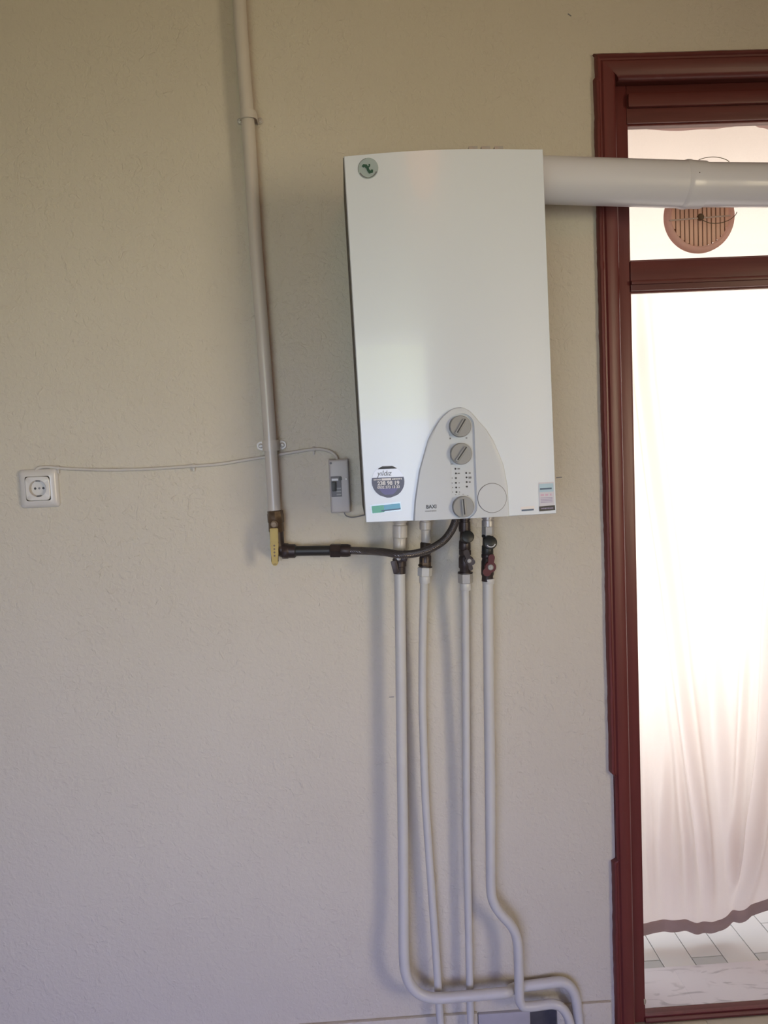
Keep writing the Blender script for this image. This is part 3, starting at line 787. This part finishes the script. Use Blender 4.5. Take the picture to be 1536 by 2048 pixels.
# ------------------------------------------------------------------ gas pipe with valve
YGp = -.032; GR = .0150
gtr = [(478, -60, YGp), (478.5, 0, YGp), (486, 116, YGp), (495, 232, YGp), (503, 350, YGp), (512, 500, YGp), (523, 640, YGp), (532, 760, YGp), (541, 890, YGp), (546, 970, YGp), (549.5, 1032, YGp)]
gp = pts_px(gtr); top = gp[0]+(gp[0]-gp[1]).normalized()*((ZC-.002-gp[0].z)/(gp[0]-gp[1]).normalized().z)
gas = thing('gas_pipe', 'cream painted gas pipe dropping down the wall to a yellow handled valve', 'pipe', gp[-1])
bm = B(); tube(bm, [top]+spline(gp, 3), GR, 20); obj('tube', bm, M['gas'], gas)
v0 = at(550.5, 1022, YGp); v1 = at(553, 1062, YGp); dv = (v1-v0).normalized()
bm = B(); Lh = (v1-v0).length
lathe(bm, v0, dv, [(.0155, -.002), (.0185, 0), (.0185, .006), (.0192, .0065), (.0192, Lh*.55), (.0175, Lh*.6), (.0182, Lh), (.016, Lh+.004)], 8); fit = obj('valve_body', bm, M['brass'], gas)
bm = B(); el = spline([v1, v1+dv*.022, at(556, 1094, YGp), at(566, 1101, YGp), at(578, 1102, YGp), at(590, 1102, YGp)], 6); tube(bm, el, [.0165]*len(el), 18)
q0 = at(564, 1102, YGp); q1 = at(585, 1102, YGp); lathe(bm, q0, q1-q0, [(.0175, 0), (.0185, .002), (.0185, .014), (.0165, .017)], 8); obj('elbow', bm, M['dmetal'], gas)
bm = B(); lathe(bm, at(549.5, 1048, YGp-.016), Vector((0, -1, 0)), [(.0085, 0), (.0085, .012), (.006, .0125), (.006, .0165), (0, .017)], 16); obj('valve_stem', bm, M['brass'], gas)
h0 = at(548, 1056, YGp-.032); h1 = at(550.5, 1131, YGp-.032); dh = (h1-h0).normalized(); ex = dh.cross(Vector((0, 1, 0))).normalized()
bm = B(); outl = []; Lh = (h1-h0).length
for (a, b) in ((-.0095, 0), (.0095, 0), (.0095, Lh*.38), (.0082, Lh*.42), (.0082, Lh*.9), (.006, Lh*.97), (.002, Lh), (-.002, Lh), (-.006, Lh*.97), (-.0082, Lh*.9), (-.0082, Lh*.42), (-.0095, Lh*.38)): outl.append(h0+ex*a+dh*b)
prism(bm, outl, Vector((0, -.007, 0)))
bmesh.ops.bevel(bm, geom=bm.edges[:], offset=.0015, segments=2, affect='EDGES'); han = obj('valve_handle', bm, M['yellow'], gas); han['label'] = 'yellow lever handle'
bm = B()
for q in (.46, .55, .64, .73): box_at(bm, h0+dh*(Lh*q)+Vector((0, -.0072, 0)), (ex+dh).normalized(), Vector((0, -1, 0)), (dh-ex).normalized(), (.0038, .0006, .0038))
obj('stamped_mark', bm, M['hub'], han)
bm = B(); box_at(bm, h0+dh*(Lh*.95)+Vector((0, -.0072, 0)), ex, Vector((0, -1, 0)), dh, (.007, .0006, .0015)); obj('stamped_mark', bm, M['hub'], han)

# flexible gas hose
hose = thing('gas_hose', 'dark braided flexible gas hose curving from the gas valve up under the boiler', 'hose', at(580, 1102, YGp))
bm = B(); a = at(588, 1102, YGp); b = at(662, 1101, YGp-.012); lathe(bm, a, b-a, [(.012, -.004), (.0155, .001), (.0155, .003), (.0118, .006), (.0118, (b-a).length)], 20); obj('steel_nipple', bm, M['black'], hose)
bm = B(); c = at(701, 1101, YGp-.018); dd = (c-b); hexnut(bm, b-dd*.03, dd, .0172, dd.length*.55); lathe(bm, b+dd*.5, dd, [(.0145, 0), (.0155, .002), (.0155, dd.length*.36), (.0135, dd.length*.5)], 16); obj('union_nut', bm, M['dmetal'], hose)
ht = [(699, 1101, -.052), (730, 1102, -.062), (765, 1104, -.095), (800, 1109, -.116), (830, 1107, -.118), (858, 1099, -.116), (885, 1083, -.115), (901, 1064, -.112), (910, 1044, -.113), (913, 1022, -.113)]
bm = B(); tube(bm, spline(pts_px(ht), 8), .0092, 16); obj('braided_hose', bm, M['braid'], hose)

# pipe clamps of the gas pipe
def clamp(px, py, lab, m, ear=.0345, hz=.0125):
    c = at(px, py, YGp); t = thing('pipe_clamp', lab, 'clamp', (c.x, 0, c.z), 'saddle clamps of the gas pipe')
    ax = (gp[8]-gp[4]).normalized()
    bm = B(); rr = GR+.0038; n = 18; rows = []
    pr = [(-rr, .0305), (-rr, 0)]+[(-rr*math.cos(PI*k/n), -rr*math.sin(PI*k/n)) for k in range(1, n)]+[(rr, 0), (rr, .0305)]
    pr = [(-rr-ear+rr, .0305)]*0+pr
    for s in (-hz, -hz+.0015, hz-.0015, hz):
        k_ = .0006 if abs(s) == hz else 0
        rows.append([bm.verts.new((c.x+x*(1-k_/rr)+ax.x*s, c.y+y, c.z+ax.z*s)) for x, y in pr])
    for a, b in zip(rows, rows[1:]):
        for k in range(len(pr)-1): bm.faces.new((a[k], a[k+1], b[k+1], b[k]))
    obj('saddle', bm, m, t)
    for sg in (-1, 1):
        bm = B(); pts = []
        for k in range(13):
            a = -PI/2+PI*k/12; pts.append(Vector((c.x+sg*(ear-hz*.8+hz*.8*math.cos(a)), -.0060, c.z+hz*.8*math.sin(a))))
        pts = [Vector((c.x+sg*(rr-.001), -.0060, c.z-hz*.8))]+pts+[Vector((c.x+sg*(rr-.001), -.0060, c.z+hz*.8))]
        prism(bm, pts, Vector((0, .0059, 0))); e = obj('ear', bm, m, t)
        bm = B(); lathe(bm, (c.x+sg*(ear-hz*.75), -.0060, c.z), Vector((0, -1, 0)), [(.0058, 0), (.0055, .0018), (.003, .003), (.0012, .0026), (0, .0022)], 16); obj('screw_head', bm, M['nickel'] if m is M['gas'] else m, e)
    return t
clamp(497, 232, 'painted over pipe clamp on the gas pipe near the top of the wall', M['gas'], .030, .009)
clamp(541, 891, 'cream pipe clamp with two shiny screws just above the cable on the gas pipe', M['gas'])

# ------------------------------------------------------------------ heating and water pipes under the boiler
YA = -.062
def vz(px, py, Y): return at(px, py, Y)
DN = Vector((0, 0, -1))
def stub(parent, px, y0, y1, r, m, Y=YA, prof=None):
    a = at(px, y0, Y); b = at(px, y1, Y); d = b-a; L_ = d.length
    bm = B(); pr = prof(L_, r) if prof else [(r*.95, 0), (r, .001), (r, L_-.001), (r*.95, L_)]
    lathe(bm, a, d, pr, 20); return bm, a, b
def collar(L_, r): return [(r*.8, 0), (r, .002), (r, L_*.30), (r*.84, L_*.34), (r*.84, L_*.42), (r*.98, L_*.46), (r*.98, L_-.002), (r*.8, L_)]
def pipe_thing(label, first): return thing('water_pipe', label, 'pipe', first, 'pipes dropping from the boiler')

# A: left-most
PA = pipe_thing('leftmost white pipe under the boiler, bending right near the floor in front of two others', at(800, 1150, YA))
bm, *_ = stub(PA, 800, 1030, 1076, .0175, M['gas'], prof=collar); obj('union_nut', bm, M['gas'], PA)
bm, *_ = stub(PA, 799, 1074, 1108, .0148, M['gas']); obj('upper_sleeve', bm, M['gas'], PA)
bm, a, b = stub(PA, 799, 1104, 1147, .0145, M['dmetal'], prof=lambda L_, r: [(r*.9, 0), (r, .002), (r, L_*.3), (r*1.12, L_*.32), (r*1.12, L_*.65), (r, L_*.68), (r*.98, L_)]); obj('valve_body', bm, M['dmetal'], PA)
bm = B(); c = at(798, 1116, YA-.022); lathe(bm, c+Vector((0, .012, 0)), YV, [(.006, 0), (.006, .012), (.011, .0125), (.011, .018), (.0085, .019), (0, .0192)], 18)
box_at(bm, at(790, 1134, YA-.036), Vector((.97, 0, .2)).normalized(), YV, Vector((-.2, 0, .97)).normalized(), (.014, .005, .030), .002)
box_at(bm, at(811, 1112, YA-.036), Vector((.9, 0, -.4)).normalized(), YV, Vector((.4, 0, .9)).normalized(), (.014, .005, .024), .002)
h = obj('butterfly_handle', bm, M['dmetal'], PA)
bm = B(); lathe(bm, at(797.5, 1116.5, YA-.041), YV, [(.005, 0), (.005, .0025), (.002, .0035), (0, .0032)], 14); obj('handle_screw', bm, M['nickel'], h)
YB = -.070
trA = [(799.5, 1143, YA), (800, 1200, YA), (801.5, 1320, YA), (803, 1450, YA), (805, 1600, YA), (806.5, 1720, YA), (807, 1820, YA), (807.5, 1900, YB), (810, 1938, YB), (818, 1964, YB), (834, 1984, YB), (855, 1994, YB), (880, 1996, YB), (920, 1993, YB), (960, 1990, YB), (1002, 1986, YB), (1012, 1985, -.067), (1017, 1984, -.058), (1020, 1981, -.044), (1024, 1978, -.032), (1034, 1975, -.026), (1060, 1971, -.025), (1090, 1967, -.025), (1115, 1964, -.025), (1132, 1967, -.025), (1145, 1980, -.026), (1152, 2000, -.026), (1156, 2030, -.027), (1159, 2060, -.028)]
p = spline(pts_px(trA), 6); p.append(Vector((p[-1].x+.001, p[-1].y, .002)))
bm = B(); tube(bm, p, .0128, 20); obj('tube', bm, M['pipe'], PA)

# B: second, thin
PB = pipe_thing('second thin white pipe from the left under the boiler, slanting right towards the floor', at(849, 1170, YA))
bm, *_ = stub(PB, 851, 1030, 1060, .0142, M['gas'], prof=collar); obj('union_nut', bm, M['gas'], PB)
bm, *_ = stub(PB, 852, 1058, 1090, .0110, M['gas']); obj('upper_sleeve', bm, M['gas'], PB)
bm, *_ = stub(PB, 851, 1084, 1124, .0125, M['dmetal'], prof=lambda L_, r: [(r*.85, 0), (r, .003), (r, L_*.6), (r*.9, L_*.64), (r*1.08, L_*.7), (r*1.08, L_)]); obj('valve_body', bm, M['dmetal'], PB)
a = at(850.5, 1114, YA); b = at(850, 1136, YA); bm = B(); hexnut(bm, a, b-a, .0140, (b-a).length); obj('brass_nut', bm, M['brass'], PB)
a = at(850.5, 1131, YA); b = at(850, 1134, YA); bm = B(); lathe(bm, a, b-a, [(.0165, 0), (.0168, .0015), (.0165, .003)], 24); obj('washer', bm, M['dmetal'], PB)
a = at(850, 1134, YA); b = at(849.5, 1152, YA); bm = B(); hexnut(bm, a, b-a, .0170, (b-a).length); obj('pipe_nut', bm, M['pipe'], PB)
bm, *_ = stub(PB, 849.5, 1151, 1166, .0130, M['pipe']); obj('pipe_collar', bm, M['pipe'], PB)
trB = [(848.5, 1162, YA), (847.5, 1200, YA+.006), (845.5, 1280, YA+.014), (845, 1350, YA+.02), (845.2, 1420, -.04), (847.5, 1500, -.037), (851, 1600, -.036), (857.5, 1700, -.036), (863, 1780, -.036), (868, 1850, -.036), (872, 1907, -.036), (876, 1970, -.036), (879.5, 2030, -.036), (881.5, 2060, -.036)]
p = spline(pts_px(trB), 6); p.append(Vector((p[-1].x+.004, p[-1].y, .002)))
bm = B(); tube(bm, p, .0095, 18); obj('tube', bm, M['pipe'], PB)

# C: third, thin, below the filter valve
PC = pipe_thing('third pipe from the left, thin and straight, under a dark filter valve', at(930, 1190, YA))
bm, *_ = stub(PC, 929, 1030, 1060, .0140, M['gas'], prof=collar); obj('union_nut', bm, M['dmetal'], PC)
def wye(parent, px, y0, y1, r, sx_, cap_px, cap_py, Yc, capr, m, mcap):
    bm, a, b = stub(parent, px, y0, y1, r, m, prof=lambda L_, r: [(r*.9, 0), (r*1.1, .002), (r*1.1, L_*.14), (r*.92, L_*.18), (r*.95, L_*.55), (r*1.08, L_*.60), (r*1.12, L_*.95), (r, L_)])
    o = a.lerp(b, .55); e = at(cap_px, cap_py, Yc); d = e-o
    lathe(bm, o, d, [(r*.9, 0), (r*.95, d.length*.6), (capr, d.length*.7), (capr, d.length*.86)], 20)
    vb = obj('valve_body', bm, m, parent)
    bm = B(); lathe(bm, o, d, [(capr*.9, d.length*.84), (capr*1.06, d.length*.87), (capr*1.06, d.length*1.02), (capr*.9, d.length*1.06), (0, d.length*1.06)], 26); cp = obj('filter_cap', bm, mcap, vb)
    return vb, o+d*1.06, d.normalized()
vb, ce, cdir = wye(PC, 929.5, 1056, 1100, .0125, 1, 936, 1073, YA-.034, .0135, M['dmetal'], M['black'])
bm, *_ = stub(PC, 930, 1098, 1150, .0130, M['dmetal'], prof=lambda L_, r: [(r*.9, 0), (r*1.1, .003), (r*1.1, L_*.2), (r*.95, L_*.25), (r*1.15, L_*.35), (r*1.15, L_*.7), (r*.95, L_*.76), (r*1.05, L_)]); obj('stop_valve', bm, M['dmetal'], PC)
def butterfly(parent, cx_, cy_, Y, hubr, ears, m, mh):
    bm = B(); c = at(cx_, cy_, Y); lathe(bm, c+Vector((0, .022, 0)), YV, [(.0055, 0), (.0055, .016), (hubr, .017), (hubr*1.02, .024), (hubr*.9, .026), (0, .0262)], 24)
    for ex_, ey_, wd, ln in ears:
        e = at(ex_, ey_, Y-.0005); d = (e-c); dn = d.normalized(); s = dn.cross(YV).normalized()
        out = [c+s*wd*.45, c+d*.55+s*wd*.5]
        for k in range(9):
            a = PI/2-PI*k/8; out.append(c+d*.8+(s*math.sin(a)+dn*math.cos(a))*wd*.55)
        out += [c+d*.55-s*wd*.5, c-s*wd*.45]
        t_ = B(); prism(t_, out, Vector((0, -.005, 0))); merge(bm, t_)
    h = obj('butterfly_handle', bm, m, parent)
    bm = B(); lathe(bm, c+Vector((0, -.004, 0)), YV, [(hubr*.5, 0), (hubr*.52, .002), (hubr*.40, .0035), (hubr*.36, .0026), (hubr*.16, .0026), (hubr*.12, .004), (0, .004)], 20); obj('handle_screw', bm, mh, h)
    return h
butterfly(PC, 938, 1121, YA-.034, .0105, ((945, 1124, .013, 1), (931, 1100, .012, 1), (942, 1140, .009, 1)), M['dmetal'], M['nickel'])
a = at(930.5, 1144, YA); b = at(930.5, 1146.5, YA); bm = B(); lathe(bm, a, b-a, [(.0175, 0), (.0178, .0015), (.0175, .003)], 24); obj('washer', bm, M['dmetal'], PC)
a = at(930.5, 1146, YA); b = at(931, 1166, YA); bm = B(); hexnut(bm, a, b-a, .0175, (b-a).length); obj('pipe_nut', bm, M['nickel'], PC)
bm, *_ = stub(PC, 931, 1165, 1180, .0130, M['pipe']); obj('pipe_collar', bm, M['pipe'], PC)
trC = [(930.5, 1176, YA), (930.8, 1220, YA+.004), (931.5, 1300, YA+.012), (932, 1400, -.045), (932.7, 1500, -.04), (933, 1600, -.037), (934.5, 1720, -.036), (937, 1850, -.036), (938.5, 1920, -.036), (940, 2000, -.036), (941.5, 2060, -.036)]
p = spline(pts_px(trC), 6); p.append(Vector((p[-1].x+.001, p[-1].y, .002)))
bm = B(); tube(bm, p, .0092, 18); obj('tube', bm, M['pipe'], PC)

# D: right-most, below the red handled valve
PD = pipe_thing('rightmost white pipe under a dark red butterfly handle, stepping sideways near the floor', at(976, 1180, YA))
bm, *_ = stub(PD, 976, 1030, 1054, .0150, M['nickel'], prof=collar); obj('union_nut', bm, M['nickel'], PD)
a = at(976, 1052, YA); b = at(976, 1072, YA); bm = B(); hexnut(bm, a, b-a, .0148, (b-a).length); obj('lock_nut', bm, M['nickel'], PD)
vb, ce, cdir = wye(PD, 975, 1068, 1108, .0125, 1, 981, 1085, YA-.036, .0145, M['black'], M['black'])
vb_x, vb_y = frame_of(cdir)
bm = B(); cc = ce+cdir*.0004
arc = [cc+(vb_x*math.cos(a)+vb_y*math.sin(a))*.0108 for a in [math.radians(d_) for d_ in range(-155, -29, 8)]]
tube(bm, arc, .0012, 8); obj('cap_glint', bm, M['white'], vb)['label'] = 'white crescent painted as the glint on the black cap'  # white arc paints a crescent highlight on the cap face
bm, *_ = stub(PD, 975, 1106, 1162, .0135, M['dmetal'], prof=lambda L_, r: [(r*.9, 0), (r*1.08, .003), (r*1.08, L_*.14), (r*.92, L_*.2), (r*1.08, L_*.3), (r*1.12, L_*.75), (r*.98, L_*.82), (r*1.04, L_)]); obj('stop_valve', bm, M['dmetal'], PD)
butterfly(PD, 980.5, 1134, YA-.030, .0132, ((983, 1110, .014, 1), (972, 1146, .018, 1)), M['red'], M['nickel'])
bm, *_ = stub(PD, 977, 1157, 1167, .0145, M['pipe']); obj('pipe_collar', bm, M['pipe'], PD)
trD = [(976, 1163, YA), (976, 1200, YA), (977, 1300, YA), (978, 1400, YA), (980, 1550, YA), (981, 1700, YA), (981.5, 1765, YA), (983.5, 1792, YA), (991, 1813, YA), (1005, 1832, YA), (1019, 1847, YA), (1030, 1865, YA), (1035.5, 1890, YA), (1037, 1920, YA), (1038, 1960, YA), (1038.5, 1990, YA), (1040, 2003, YA), (1047, 2012, YA+.001), (1060, 2013, YA+.003), (1085, 2010, YA+.008), (1105, 2008, YA+.01), (1122, 2014, YA+.01), (1134, 2030, YA+.01), (1140, 2050, YA+.01), (1142, 2070, YA+.01)]
p = spline(pts_px(trD), 6); p.append(Vector((p[-1].x+.001, p[-1].y, .002)))
rD = [.0128 if q.z > .6 else .0118 for q in p]
bm = B(); tube(bm, p, rD, 20); obj('tube', bm, M['pipe'], PD)

# ------------------------------------------------------------------ electrics
# wall socket
c = at(80, 976.5, 0); sw = at(120, 977, -.012).x-at(41, 977, -.012).x
soc = thing('wall_socket', 'white square wall socket with round well at the left end of the cable', 'socket', c)
bm = B(); hw = sw/2; prof = [(hw, 0), (hw, .003), (hw-.0015, .007), (hw-.008, .0125), (hw*.63, .0135)]
def rsq(h, r, y, n=6):
    out = []
    for qx, qz, a0 in ((1, 1, 0), (-1, 1, 90), (-1, -1, 180), (1, -1, 270)):
        for k in range(n+1):
            a = math.radians(a0+90*k/n); out.append(Vector((c.x+qx*(h-r)+r*math.cos(a), -y, c.z+qz*(h-r)+r*math.sin(a))))
    return out
rg = [[bm.verts.new(p_) for p_ in rsq(h, .008 if h > hw*.8 else .005, y)] for h, y in prof]
for a, b in zip(rg, rg[1:]):
    for k in range(len(a)): bm.faces.new((a[k], a[(k+1) % len(a)], b[(k+1) % len(b)], b[k]))
bm.faces.new(rg[0])
obj('cover_frame', bm, M['plastic'], soc)
bm = B(); hi_ = hw*.615; WR = .0192; N_ = 64
def sq_ring(h, y, p=7.0):
    out = []
    for k in range(N_):
        a = 2*PI*k/N_; q = (abs(math.cos(a))**p+abs(math.sin(a))**p)**(-1/p)
        out.append(bm.verts.new((c.x+h*q*math.cos(a), -y, c.z+h*q*math.sin(a))))
    return out
def wring(r, y): return [bm.verts.new((c.x+r*math.cos(2*PI*k/N_), -y, c.z+r*math.sin(2*PI*k/N_))) for k in range(N_)]
rs_ = [sq_ring(hi_, .0125), sq_ring(hi_, .0150), sq_ring(hi_-.0012, .0158), wring(WR+.0008, .0158), wring(WR, .0150), wring(WR-.0006, .004)]
w2 = rs_[-1]
for a, b in zip(rs_, rs_[1:]):
    for k in range(N_): bm.faces.new((a[k], a[(k+1) % N_], b[(k+1) % N_], b[k]))
bm.faces.new(w2)
ins = obj('socket_insert', bm, M['plastic'], soc, ang=30)
for sg in (-1, 1):
    bm = B(); lathe(bm, (c.x+sg*.0095, -.0042, c.z), YV, [(.0028, 0), (.0028, .0006)], 14); obj('pin_hole', bm, M['dark'], ins)
    bm = B(); box(bm, (c.x-.004, -.0150, c.z+sg*(WR-.0012)-.0016), (c.x+.004, -.005, c.z+sg*(WR-.0012)+.0016), .0006); obj('earth_clip', bm, M['dark'], ins)
bm = B(); lathe(bm, (c.x, -.004, c.z), YV, [(.0026, 0), (.0026, .0008), (0, .0012)], 14); obj('centre_screw', bm, M['mark'], ins)

# breaker box
bx = [at(656, 918, -.034), at(697, 918, -.034), at(697, 1026, -.034)]
x0, x1, z1, z0 = bx[0].x, bx[1].x, (bx[0].z+bx[1].z)/2, bx[2].z
brk = thing('breaker_box', 'small grey plastic breaker box beside the lower left of the boiler', 'box', ((x0+x1)/2, 0, z0))
bm = B(); box(bm, (x0, -.020, z0), (x1, 0, z1), .003); obj('back_box', bm, M['plastic_d'], brk)
bm = B(); box(bm, (x0+.0012, -.034, z0+.0012), (x1-.0012, -.0212, z1-.0012), .005, 3); cov = obj('cover', bm, M['plastic_d'], brk)
ba = at(661, 953, -.034); bb = at(684, 993, -.034)
bm = B(); box(bm, (ba.x, -.0358, bb.z), (bb.x, -.032, ba.z), .0006); swi = obj('breaker', bm, M['mark'], brk); swi['label'] = 'dark grey breaker'
bm = B(); q = at(668, 971, -.037); box(bm, (q.x-.005, -.043, q.z-.013), (q.x+.005, -.0358, q.z+.009), .0012); obj('toggle', bm, M['black'], swi)
bm = B(); q = at(671, 958, -.037); box(bm, (q.x-.009, -.0364, q.z-.004), (q.x+.006, -.0358, q.z+.001)); obj('rating_label', bm, M['plastic'], swi)
bm = B(); q = at(681, 957, -.037); box(bm, (q.x-.003, -.037, q.z-.004), (q.x+.003, -.0358, q.z+.004)); obj('terminal', bm, M['black'], swi)
bm = B(); q = at(678, 982, -.037)
for k in range(3): box(bm, (q.x-.006, -.0364, q.z-.010+k*.007), (q.x+.005, -.0358, q.z-.0065+k*.007))
obj('printed_lines', bm, M['knob'], swi)
bm = B(); q = at(692.5, 958, -.035); lathe(bm, (q.x, -.034, q.z), YV, [(.003, 0), (.0028, .0012), (0, .002)], 12); obj('glint_stud', bm, M['nickel'], cov)  # nickel stud added to stand for a bright glint on the cover
bm = B(); q = at(661.5, 926.5, -.035); lathe(bm, (q.x, -.034, q.z), YV, [(.0028, 0), (.0026, .0006), (0, .0008)], 12); obj('screw', bm, M['mark'], cov)

# cables and clips
cab = thing('power_cable', 'thin white painted cable running along the wall from socket to breaker box', 'cable', at(300, 938, 0))
ctr = [(71, 946, -.005), (73, 939, -.005), (79, 935, -.005), (98, 934, -.005), (117, 936, -.005), (160, 938.5, -.005), (210, 939.5, -.005), (270, 939, -.005), (330, 936, -.005), (387, 932, -.005), (440, 928, -.005), (500, 918.5, -.006), (541, 912, -.007), (585, 904.5, -.006), (626, 898.5, -.005), (645, 899, -.006), (660, 903, -.010), (670, 910, -.014), (675, 920, -.018)]
bm = B(); tube(bm, spline(pts_px(ctr), 5), .0038, 10); obj('cord', bm, M['cable'], cab)
for px, py, lab in ((118, 936, 'cable clip nearest the wall socket'), (388.5, 932, 'cable clip left of the gas pipe, midway along the cable'), (627.5, 898.5, 'cable clip between the gas pipe and the breaker box')):
    q = at(px, py, 0); t = thing('cable_clip', 'small white nailed '+lab, 'clip', (q.x, 0, q.z), 'cable clips along the wall')
    bm = B(); n = 10; pr = [(.006, 0)]+[(.0055*math.cos(PI*k/n)*1.0, -.004-.0055*math.sin(PI*k/n)) for k in range(n+1)]+[(-.006, 0)]
    a = [bm.verts.new((q.x-.003, y, q.z+z)) for z, y in pr]; b = [bm.verts.new((q.x+.003, y, q.z+z)) for z, y in pr]
    for k in range(len(pr)-1): bm.faces.new((a[k], a[k+1], b[k+1], b[k]))
    bm.faces.new(a); bm.faces.new(b[::-1]); obj('saddle', bm, M['cable'], t)
    bm = B(); box(bm, (q.x-.003, -.007, q.z-.0125), (q.x+.002, 0, q.z-.005), .001); lathe(bm, (q.x-.0005, -.007, q.z-.009), YV, [(.0016, 0), (.0016, .001), (0, .0014)], 10); obj('nail_foot', bm, M['cable'], t)
bc = thing('boiler_cable', 'thin dark wire drooping from the breaker box to the boiler', 'cable', at(705, 1033, -.01))
bm = B(); tube(bm, spline(pts_px([(688, 1024, -.02), (692, 1031, -.018), (702, 1034.5, -.015), (714, 1033.5, -.014), (726, 1030.5, -.018), (742, 1028, -.03)])), .0015, 8); obj('cord', bm, M['mark'], bc)

# small scuffs in the plaster
for px, py, w_, h_, r in ((1118, 955, 12, 2, .05), (783, 1394, 10, 1.5, 0), (1139, 30, 8, 2, -.6)):
    q = at(px, py, 0); X = Vector((math.cos(r), 0, math.sin(r))); Z = Vector((-math.sin(r), 0, math.cos(r)))
    bm = B(); box_at(bm, q+Vector((0, -.0003, 0)), X, YV, Z, (w_/837, .0012, h_/837), .0003); obj('plaster_scuff', bm, M['mark'], back)
